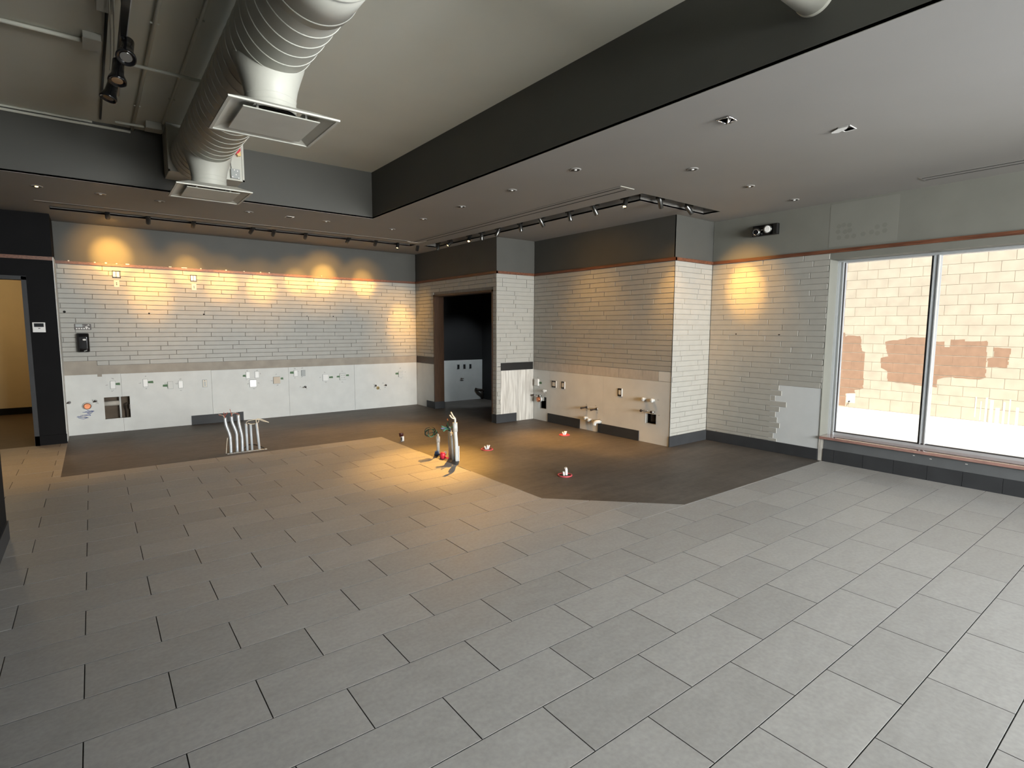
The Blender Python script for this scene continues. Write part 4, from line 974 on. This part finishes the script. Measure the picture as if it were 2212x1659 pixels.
for x0, n in ((.279, 'left'), (1.291, 'right')):
    w = .116 if n == 'left' else .107
    t = thing('light_switch', (x0+w/2, YB, 2.375), 'bare double rocker switch in a black bracket near the top of the bricks, %s one' % n, 'switch')
    y = YB-.001; bm = new_bm()
    for a in (x0+.012, x0+w/2-.004, x0+w-.010): bx(bm, a, y-.006, 2.322, a+.008, y, 2.430)
    bx(bm, x0+.012, y-.006, 2.418, x0+w-.002, y, 2.430); bx(bm, x0+.012, y-.006, 2.322, x0+w-.002, y, 2.334)
    obj('bracket', bm, 'black', t)
    for a in (x0+.021, x0+w/2+.006): obj('rocker', bevel(box(a, y-.012, 2.338, a+w/2-.022, y, 2.415), .002, 1), 'plastic', t)
    outlet(x0+.024, 2.183, x0+.094, 2.290, 'ivory wall plate with two small holes below the %s double switch' % n, name='wall_plate', cat='wall plate')
plate(2.059, .720, 2.117, .830, 'white cover plate, left of the pair above a square plate', tape=[(2.007, 2.055, .747, .785)])
plate(2.200, .720, 2.263, .829, 'white cover plate, right of the pair above a square plate')
plate(2.110, .567, 2.216, .688, 'square silver white cover plate below the pair of cover plates', 'chrome', .016)
plate(2.498, .603, 2.608, .722, 'square tan cover plate with green tape at its right', 'tanplate', .022, tape=[(2.622, 2.668, .668, .706)])
plate(2.853, .714, 2.916, .822, 'white cover plate just left of the grey one', tape=[(2.785, 2.850, .762, .805)])
plate(2.984, .716, 3.052, .817, 'rounded grey cover plate right of a white one', 'greyplate', .018)
plate(3.368, .604, 3.466, .722, 'square white cover plate with green tape at its right', 'plastic', .018, tape=[(3.488, 3.562, .645, .682)])
t = plate(3.692, .602, 3.802, .725, 'painted quad outlet plate with green tape on both sides', 'board', tape=[(3.632, 3.690, .652, .685), (3.685, 3.693, .60, .73), (3.812, 3.872, .668, .702)])
bm = new_bm()
for a in (3.722, 3.765):
    for b in (.635, .68): bx(bm, a, YB-.0135, b, a+.012, YB-.011, b+.018)
obj('socket', bm, 'greyplate', t)
t = plate(4.908, .598, 5.006, .710, 'painted quad outlet plate with green tape, rightmost on the back wall', 'board', tape=[(4.838, 4.904, .648, .688), (4.900, 4.908, .60, .72)])
bm = new_bm()
for a in (4.935, 4.972):
    for b in (.63, .67): bx(bm, a, YB-.0135, b, a+.010, YB-.011, b+.016)
obj('socket', bm, 'greyplate', t)
t = thing('copper_pipe_stub', (-.117, YB, .430), 'capped copper pipe stub with white collar above the blue scribble', 'pipe')
obj('collar', lathe(new_bm(), (-.117, YB+.004, .430), (0, -1, 0), [(0, .056), (.025, .056), (.05, .052)], 28), 'whitepipe', t)
obj('cap', lathe(new_bm(), (-.117, YB-.044, .427), (0, -1, 0), [(0, .047), (.022, .045), (.028, .036)], 28), 'copper', t)
def stub(x, z, label, m='iron', d=.07, side=1, r=.012):
    t = thing('pipe_stub', (x, YB, z), label, 'pipe'); obj('escutcheon', lathe(new_bm(), (x, YB+.003, z), (0, -1, 0), [(0, .020), (.006, .018)], 14), 'chrome', t)
    obj('pipe', tube(new_bm(), [(x, YB, z), (x-.01*side, YB-d*.6, z), (x-.03*side, YB-d, z-.004)], r, 10), m, t); return t
stub(-.325, .490, 'small pipe stub at the far left end of the white board', r=.009, d=.03); stub(-.012, .487, 'small pipe stub between the copper cap and the cut-out', r=.009, d=.03)
t = stub(3.045, .517, d=.12, label= 'single dark pipe stub below the grey cover plate on the back wall')
stub(4.41, .452, 'dark pipe stub left of two near a brass cap at right', d=.08); stub(4.625, .450, 'dark pipe stub right of the brass cap', d=.08)
t = thing('brass_cap', (4.454, YB, .400), 'round brass cleanout cap between two dark pipe stubs', 'pipe cap')
obj('flange', lathe(new_bm(), (4.454, YB+.003, .400), (0, -1, 0), [(0, .038), (.006, .037)], 24), 'ivory', t); obj('cap', lathe(new_bm(), (4.454, YB-.002, .400), (0, -1, 0), [(0, .030), (.014, .029), (.018, .02)], 24), 'brass', t); obj('stem', lathe(new_bm(), (4.454, YB-.018, .400), (0, -1, 0), [(0, .010), (.012, .009)], 12), 'iron', t)
t = thing('soap_dispenser', (-.11, YB, 1.36), 'glossy black soap dispenser on the brick at left', 'soap dispenser')
bm = new_bm(); n = 10
def rr(y, s, w=.0735, h0=1.222, h1=1.502, r=.02):
    cx, cz = -.109, (h0+h1)/2; hw, hh = w*s, (h1-h0)/2*s; out = []
    for qx, qz, a0 in ((1, 1, 0), (-1, 1, PI/2), (-1, -1, PI), (1, -1, 3*PI/2)):
        for k in range(5): a = a0+PI/2*k/4; out.append(bm.verts.new((cx+qx*(hw-r)+r*math.cos(a), y, cz+qz*(hh-r)+r*math.sin(a))))
    return out
R = [rr(YB, .98), rr(YB-.05, 1.0), rr(YB-.085, .97), rr(YB-.105, .86), rr(YB-.112, .60)]
for A, B in zip(R, R[1:]):
    for k in range(20):
        f = bm.faces.new((A[k], A[(k+1) % 20], B[(k+1) % 20], B[k])); f.smooth = True
bm.faces.new(R[-1]); bm.faces.new(list(reversed(R[0])))
obj('cover', bm, 'glossblack', t)
obj('view_window', bevel(box(-.112, YB-.1165, 1.395, -.075, YB-.108, 1.418), .003, 2), 'signwhite', t)
bm = tube(new_bm(), [(-.105, YB-.108, 1.240), (-.075, YB-.106, 1.252), (-.062, YB-.098, 1.265)], .007, 8); obj('emblem', bm, 'greyplate', t)
t = thing('hand_washing_sign', (-.10, YB, 1.59), 'small dark sign with a row of white pictograms above the dispenser', 'sign')
obj('plate', bevel(box(-.197, YB-.008, 1.549, -.003, YB-.001, 1.636), .002, 1), 'signdark', t)
obj('grey_field', box(-.184, YB-.0088, 1.590, -.105, YB-.0078, 1.630), 'greyplate', t)
for k in range(6):
    x = -.172 + k*.0285; bm = new_bm(); poly_prism(bm, [(x-.009, 1.558), (x+.009, 1.558), (x+.010, 1.570), (x+.004, 1.577), (x-.008, 1.576), (x-.010, 1.568)], 'y', YB-.0092, YB-.0078); obj('pictogram', bm, 'signwhite', t)
bm = new_bm(); poly_prism(bm, [(-.070, 1.578), (-.040, 1.580), (-.036, 1.592), (-.046, 1.590), (-.050, 1.600), (-.072, 1.598)], 'y', YB-.0092, YB-.0078); obj('pictogram', bm, 'signwhite', t)
bm = new_bm(); poly_prism(bm, [(-.056, 1.612), (-.022, 1.612), (-.022, 1.620), (-.034, 1.628), (-.044, 1.618)], 'y', YB-.0092, YB-.0078); obj('pictogram', bm, 'signwhite', t)
strokes('lettering', t, 'greyplate', [[(-.110, 1.598), (-.078, 1.598)], [(-.112, 1.608), (-.085, 1.608)], [(-.112, 1.618), (-.08, 1.618)]], .0012, -.0085)
for c in t.children:
    if c.name.startswith('lettering'):
        for v in c.data.vertices: v.co.y = -.0092
        for v in c.data.vertices: pass
t = thing('thermostat', (-.551, YD, 1.585), 'white thermostat with dark screen on the near black wall', 'thermostat')
obj('case', bevel(box(-.617, YD-.022, 1.519, -.486, YD, 1.650), .004, 2), 'plastic', t); obj('screen', box(-.600, YD-.0235, 1.590, -.502, YD-.021, 1.638), 'screen', t); obj('button', box(-.560, YD-.0245, 1.567, -.538, YD-.021, 1.575), 'black', t)

# ------------------------------------------------------------------ fittings on the alcove wall
def aplate(y0, z0, y1, z1, label, rockers=1):
    t = thing('light_switch', (XA, (y0+y1)/2, (z0+z1)/2), label, 'switch', 'uncovered switches on the recessed wall')
    bm = new_bm(); x = XA+.002; fr = .012
    bx(bm, x-.010, y0, z0, x, y0+fr, z1); bx(bm, x-.010, y1-fr, z0, x, y1, z1); bx(bm, x-.010, y0, z0, x, y1, z0+fr+.006); bx(bm, x-.010, y0, z1-fr-.006, x, y1, z1)
    obj('box_rim', bm, 'iron', t)
    obj('edge', box(x-.012, y0-.006, z0, x, y0, z1), 'plastic', t)
    w = (y1-y0-2*fr)/rockers
    for k in range(rockers): obj('rocker', bevel(box(x-.012, y0+fr+k*w+.003, z0+.024, x-.002, y0+fr+(k+1)*w-.003, z1-.024), .002, 1), 'ivory', t)
aplate(6.765, .605, 6.870, .716, 'uncovered double switch on the recessed wall', 2); aplate(6.558, .606, 6.632, .722, 'uncovered single switch right beside the double switch'); aplate(5.332, .604, 5.405, .719, 'uncovered single switch alone towards the brick pier')
t = thing('cover_plate', (XA, 7.25, .66), 'cover plate seen edge on in the recess corner with green tape', 'cover plate')
obj('plate', bevel(box(XA-.030, 7.205, .600, XA+.002, 7.300, .716), .003, 1), 'plastic', t); obj('tape', box(XA+.0004, 7.140, .635, XA+.0018, 7.204, .672), 'tape', t)
def acap(y, z, label, m='whitepipe', r=.028, L=.065, name='pipe_stub'):
    t = thing(name, (XA, y, z), label, 'pipe', 'white capped pipes on the recessed wall')
    obj('pipe', lathe(new_bm(), (XA+.004, y, z), (-1, 0, 0), [(0, r*.72), (L*.5, r*.72)], 18), m, t)
    obj('cap', lathe(new_bm(), (XA-L*.45, y, z), (-1, 0, 0), [(0, r), (L*.35, r), (L*.52, r*.85), (L*.58, r*.5), (L*.6, .001)], 18), m, t)
acap(7.028, .528, 'white capped pipe in the recess corner above the copper stub')
acap(4.905, .610, 'left of two white capped pipes near the brick pier'); acap(4.755, .609, 'right of two white capped pipes near the brick pier')
acap(6.030, .193, 'left of two white capped pipes low on the recessed wall'); acap(5.955, .172, 'right of two white capped pipes low on the recessed wall')
t = thing('drain_elbow', (XA, 5.79, .15), 'white drain elbow low beside the right base tile', 'pipe')
obj('elbow', tube(new_bm(), catmull([(XA+.004, 5.765, .165), (XA-.030, 5.775, .170), (XA-.060, 5.80, .155), (XA-.068, 5.81, .115)], 5), .028, 16), 'whitepipe', t)
obj('escutcheon', lathe(new_bm(), (XA+.003, 5.765, .165), (-1, 0, 0), [(0, .042), (.008, .040)], 20), 'chrome', t)
for y, z, l in ((6.045, .360, 'left dark shutoff stub on the recessed wall'), (5.833, .357, 'right dark shutoff stub on the recessed wall')):
    t = thing('shutoff_valve', (XA, y, z), l, 'valve')
    obj('escutcheon', lathe(new_bm(), (XA+.003, y, z), (-1, 0, 0), [(0, .026), (.008, .022)], 18), 'chrome', t)
    obj('pipe', tube(new_bm(), [(XA, y, z), (XA-.045, y+.012, z-.004), (XA-.085, y+.028, z-.01)], .0125, 12), 'iron', t)
    obj('knob', lathe(new_bm(), (XA-.08, y+.026, z-.01), (-1, .2, 0), [(0, .016), (.02, .016), (.024, .010)], 12), 'iron', t)
def valves(y, z, label, span):
    t = thing('valve_set', (XA, y, z), label, 'valve', 'water valve sets')
    obj('pipe', tube(new_bm(), [(XA-.05, y-span, z-.008), (XA-.05, y+span, z+.004)], .008, 10), 'chrome', t)
    for k, s in enumerate((-1, 1)):
        yy_ = y + s*span*.75
        obj('stub', tube(new_bm(), [(XA+.003, yy_, z), (XA-.055, yy_, z)], .010, 10), 'chrome', t)
        obj('handle', lathe(new_bm(), (XA-.055, yy_, z+.002), (-1, 0, .1), [(0, .012), (.012, .020), (.022, .019), (.026, .008)], 14), 'iron', t)
    obj('lever', tube(new_bm(), [(XA-.055, y-.02, z+.010), (XA-.075, y+.05, z-.004)], .006, 8), 'chrome', t)
valves(7.21, .430, 'rusty water valves above the copper stub in the recess corner', .10); valves(4.825, .448, 'chrome water valves above the square hole near the pier', .12)
t = thing('copper_pipe_stub', (XA, 7.16, .370), 'orange copper pipe cap beside the notched hole in the recess corner', 'pipe')
obj('pipe', lathe(new_bm(), (XA+.004, 7.150, .370), (-1, .15, 0), [(0, .040), (.04, .040)], 24), 'whitepipe', t); obj('cap', lathe(new_bm(), (XA-.036, 7.156, .370), (-1, .15, 0), [(0, .043), (.035, .042), (.042, .03)], 24), 'copper', t)

# ------------------------------------------------------------------ emergency light
t = thing('emergency_light', (XR, 3.72, 2.86), 'emergency light with two round lamps high on the window wall', 'emergency light')
obj('base', bevel(box(XR-.045, 3.552, 2.792, XR+.004, 3.885, 2.930), .006, 2), 'glossblack', t)
obj('side_block', box(XR-.072, 3.552, 2.797, XR-.04, 3.600, 2.925), 'black', t)
for y, z, m_ in ((3.822, 2.848, 'lensoff'), (3.672, 2.868, 'plastic')):
    h = obj('lamp_head', lathe(new_bm(), (XR-.030, y, z), (-1, -.18, -.12), [(0, .030), (.02, .044), (.055, .052), (.072, .052), (.072, .045)], 24, False), 'lampgrey', t)
    obj('lens', lathe(new_bm(), Vector((XR-.030, y, z)) + Vector((-1, -.18, -.12)).normalized()*.062, (-1, -.18, -.12), [(0, .046), (.006, .044), (.012, .030)], 24), m_, h)
obj('bracket', tube(new_bm(), [(XR-.06, 3.71, 2.868), (XR-.06, 3.79, 2.858)], .008, 8), 'chrome', t)

# ------------------------------------------------------------------ pipes and small things on the floor
grp = 'conduit stubs rising from the slab'
def pipe_thing(pts, r, label, m, wires=(), collar=None):
    t = thing('conduit_stub', (pts[0][0], pts[0][1], 0), label, 'conduit', grp)
    P = catmull(pts, 6) if len(pts) > 2 else pts
    obj('pipe', tube(new_bm(), P, r, 16), m, t)
    if collar: obj('collar', tube(new_bm(), collar, r*1.25, 16), m, t)
    for pl, rr_, mm in wires: obj('wire', tube(new_bm(), catmull(pl, 5), rr_, 6), mm, t)
    return t
YA = 7.605
def wires(x, z, cols, s=.05, seed=0):
    random.seed(seed); out = []
    for c in cols:
        a = random.uniform(-1, 1); out.append(([(x, YA, z-.03), (x+.2*s*a, YA+random.uniform(-.02, .02), z+.3*s), (x+s*a, YA+random.uniform(-.04, .04), z+random.uniform(.2, 1.0)*s)], .0035, c))
    return out
pipe_thing([(1.319, YA, -.01), (1.319, YA, .14), (1.313, YA, .23), (1.276, YA, .37), (1.268, YA, .46)], .0195, 'leftmost bent grey conduit stub with red wires, left pipe group', 'steel', wires(1.262, .465, ['redwire', 'redwire', 'ivory', 'redwire', 'darkred'], .075, 1))
pipe_thing([(1.391, YA, -.01), (1.393, YA, .18), (1.389, YA, .26), (1.349, YA, .395), (1.343, YA, .47)], .0185, 'second bent grey conduit stub with wire ends, left pipe group', 'steel', wires(1.345, .475, ['redwire', 'whitewire', 'copper', 'redwire', 'greyplate'], .085, 2))
pipe_thing([(1.452, YA, -.01), (1.455, YA, .14), (1.450, YA, .23), (1.427, YA, .37), (1.421, YA, .483)], .0190, 'third bent grey conduit stub, tallest and empty, left pipe group', 'steel')
pipe_thing([(1.512, YA, -.01), (1.508, YA, .358)], .0155, 'fourth straight grey conduit stub, left pipe group', 'pvc')
pipe_thing([(1.568, YA, -.01), (1.562, YA, .347)], .0150, 'fifth straight grey conduit stub, left pipe group', 'pvc')
pipe_thing([(1.657, YA, -.01), (1.634, YA, .352)], .0160, 'rightmost leaning grey conduit stub, left pipe group', 'pvc')
t = thing('cable', (1.60, YA, .36), 'cream cable looping between the straight conduit stubs', 'cable')
obj('loop', tube(new_bm(), catmull([(1.510, YA, .33), (1.512, YA-.005, .372), (1.535, YA-.03, .398), (1.585, YA-.03, .405), (1.632, YA-.01, .402), (1.668, YA+.02, .385), (1.660, YA+.03, .355), (1.61, YA+.02, .342), (1.56, YA-.02, .350), (1.525, YA-.03, .368)], 6), .0038, 6), 'whitewire', t)
obj('tail', tube(new_bm(), catmull([(1.636, YA, .33), (1.632, YA-.01, .385), (1.645, YA-.02, .412), (1.70, YA-.03, .395), (1.775, YA-.04, .352)], 6), .0042, 6), 'whitewire', t)
obj('tail', tube(new_bm(), catmull([(1.636, YA+.005, .34), (1.628, YA, .395), (1.66, YA-.01, .40), (1.72, YA-.02, .37), (1.77, YA-.035, .356)], 6), .0036, 6), 'whitewire', t)
t = thing('cable', (1.27, 7.60, 0), 'thin cream cable end leaning beside the leftmost conduit stub', 'cable'); obj('cable', tube(new_bm(), catmull([(1.262, 7.60, .0), (1.272, 7.60, .10), (1.285, 7.60, .20)], 5), .0035, 6), 'whitewire', t)
t = thing('cable', (1.60, 7.72, 0), 'black cable arched on the slab behind the conduit stubs', 'cable'); obj('cable', tube(new_bm(), catmull([(1.50, 7.75, .010), (1.56, 7.76, .045), (1.62, 7.74, .045), (1.68, 7.68, .028), (1.722, 7.60, .004)], 6), .006, 8), 'blackwire', t)
bm = new_bm(); random.seed(4)
for k in range(14): 
    x = 1.27+.034*k; bx(bm, x, 7.555+random.uniform(0, .012), -.004, x+.03, 7.60, .002+random.uniform(0, .006))
tag(obj('concrete_rim', bm, 'insul'), 'broken pale concrete edge at the foot of the left conduit stubs', 'concrete edge')
XB = 3.405
def pipe_b(y, z1, r, label, lean=0, m='whitepipe', **k): return pipe_thing([(XB, y, -.01), (XB-lean, y, z1)], r, label, m, **k)
pipe_thing([(3.402, 5.972, -.01), (3.402, 5.972, .235)], .020, 'short white conduit stub below the black wire coil', 'whitepipe', collar=[(3.402, 5.972, .155), (3.402, 5.972, .225)], wires=[([(3.402, 5.972, .22), (3.402, 5.972, .255), (3.404, 5.972, .262)], .013, 'whitepipe')])
t = thing('wire_coil', (3.30, 5.972, .295), 'coil of black and green wire hanging on the short white stub', 'wire coil')
random.seed(8)
for k in range(6):
    r = random.uniform(.052, .084); cx, cz = 3.30+random.uniform(-.012, .012), .297+random.uniform(-.012, .012); ph = random.random()*6; til = random.uniform(-.3, .3)
    pts = [(cx+r*math.cos(a+ph), 5.972+til*r*math.sin(a+ph)+.02*math.sin(2*a), cz+r*.82*math.sin(a+ph)) for a in [2*PI*i/28*1.02 for i in range(29)]]
    obj('loop', tube(new_bm(), pts, .0042, 6), 'blackwire' if k % 3 else 'greenwire', t)
obj('tail', tube(new_bm(), catmull([(3.36, 5.972, .25), (3.385, 5.972, .30), (3.402, 5.972, .25)], 5), .0042, 6), 'blackwire', t)
obj('tail', tube(new_bm(), catmull([(3.24, 5.975, .25), (3.30, 5.96, .29), (3.38, 5.96, .285)], 5), .0042, 6), 'blackwire', t)
random.seed(6); ws = []
for k, c in enumerate(['greenwire', 'greenwire', 'blackwire', 'whitewire', 'greenwire', 'blackwire', 'bluefit', 'greenwire', 'greenwire', 'whitewire', 'greenwire', 'blackwire', 'bluefit', 'greenwire']):
    a = random.uniform(-1, .35); ws.append(([(3.40, 5.682, .30), (3.40+.02*a, 5.68+random.uniform(-.03, .03), .37), (3.40+.12*a, 5.68+random.uniform(-.05, .05), .335+random.uniform(0, .11))], .0062, c))
ws.append(([(3.40, 5.682, .33), (3.398, 5.68, .42), (3.375, 5.68, .475)], .006, 'blackwire')); ws.append(([(3.375, 5.68, .475), (3.372, 5.68, .485), (3.368, 5.68, .495)], .008, 'copper'))
pipe_thing([(3.412, 5.682, -.01), (3.402, 5.682, .345)], .0245, 'pale grey conduit stub with a bunch of green wires, right pipe group', 'pvc', wires=ws)
t = pipe_thing([(3.406, 5.590, -.01), (3.385, 5.600, .315)], .0225, 'grey conduit stub between the green wires and the tall white pipe', 'pvc')
obj('clip', box(3.36, 5.585, .305, 3.405, 5.612, .34), 'plastic', t)
pipe_thing([(3.408, 5.535, -.01), (3.402, 5.535, .20), (3.392, 5.535, .33), (3.386, 5.535, .46)], .0235, 'tallest white conduit stub with two cream wires, right pipe group', 'whitepipe', collar=[(3.391, 5.535, .36), (3.386, 5.535, .47)],
           wires=[([(3.386, 5.535, .46), (3.384, 5.535, .52), (3.360, 5.535, .555), (3.333, 5.535, .602)], .0085, 'whitewire'), ([(3.386, 5.535, .46), (3.38, 5.53, .515), (3.345, 5.53, .53), (3.312, 5.53, .57)], .0085, 'whitewire'), ([(3.385, 5.535, .44), (3.388, 5.535, .50), (3.380, 5.535, .53)], .014, 'whitepipe')])
t = thing('conduit_stub', (3.412, 5.51, 0), 'thin white strip standing against the tallest white stub', 'conduit', grp); obj('strip', box(3.412, 5.500, 0, 3.424, 5.516, .185), 'plastic', t)
t = thing('pipe_fitting', (3.38, 5.93, .01), 'blue plastic fitting at the foot of the short white stub', 'fitting')
obj('body', lathe(new_bm(), (3.360, 5.935, 0), (0, 0, 1), [(0, .030), (.02, .030), (.035, .024), (.05, .024)], 16), 'bluefit', t); obj('tail', tube(new_bm(), catmull([(3.36, 5.93, .03), (3.35, 5.91, .02), (3.385, 5.88, .018), (3.40, 5.86, .025)], 4), .013, 8), 'bluefit', t)
t = thing('pipe_fitting', (3.40, 5.82, .01), 'small blue and white fitting lying between the stubs', 'fitting')
obj('body', tube(new_bm(), [(3.39, 5.86, .02), (3.40, 5.80, .045)], .018, 12), 'bluefit', t); obj('cap', tube(new_bm(), [(3.40, 5.80, .045), (3.401, 5.785, .055)], .021, 12), 'plastic', t)
t = thing('pipe_fitting', (3.39, 5.73, .01), 'red plastic fitting at the foot of the green wire stub', 'fitting')
obj('body', lathe(new_bm(), (3.335, 5.742, 0), (0, 0, 1), [(0, .032), (.05, .036), (.07, .030), (.078, .016)], 16), 'redplastic', t); obj('tab', tube(new_bm(), [(3.345, 5.71, .02), (3.362, 5.66, .012)], .010, 8), 'redplastic', t)
t = thing('bottle', (3.40, 6.982, 0), 'small white bottle with dark red top on the slab', 'bottle')
obj('body', lathe(new_bm(), (3.40, 6.982, 0), (0, 0, 1), [(0, .024), (.005, .027), (.06, .027), (.075, .020)], 20), 'signwhite', t)
obj('cap', lathe(new_bm(), (3.388, 6.982, .072), (-.12, 0, 1), [(0, .030), (.045, .032), (.05, .028)], 20), 'darkred', t); obj('label_patch', box(3.372, 6.956, .01, 3.388, 6.966, .06), 'signdark', t)
for k, (x, y, l) in enumerate(((5.545, 5.93, 'red ringed floor bolt nearest the recessed wall'), (4.053, 5.821, 'red ringed floor bolt closest to the conduit stubs'), (4.005, 4.268, 'red ringed floor bolt nearest the diagonal slab edge'))):
    t = thing('floor_anchor', (x, y, 0), l, 'floor anchor', 'red ringed floor anchors')
    bm = new_bm(); n = 28
    pts = [(x+.075*math.cos(2*PI*i/n), y+.075*math.sin(2*PI*i/n), .004) for i in range(n+1)]; tube(bm, pts, .008, 6); obj('ring', bm, 'pinkred', t)
    obj('plate', lathe(new_bm(), (x, y, -.001), (0, 0, 1), [(0, .068), (.004, .066)], 24), 'iron' if k != 0 else 'pinkred', t)
    if k == 2: obj('pin', tube(new_bm(), catmull([(x+.02, y, 0), (x+.02, y, .05), (x+.01, y, .085)], 4), .016, 10), 'plastic', t); obj('pin', tube(new_bm(), [(x-.015, y, 0), (x-.02, y, .045)], .011, 8), 'plastic', t)
    else:
        for dx, h in ((-.03, .05), (.005, .06), (.03, .055)): obj('pin', tube(new_bm(), [(x+dx*.5, y, 0), (x+dx*1.3, y, h)], .010, 8), 'plastic', t)
print('tiles', n_tiles, 'blocks', nblk, 'objects', len(S.objects))
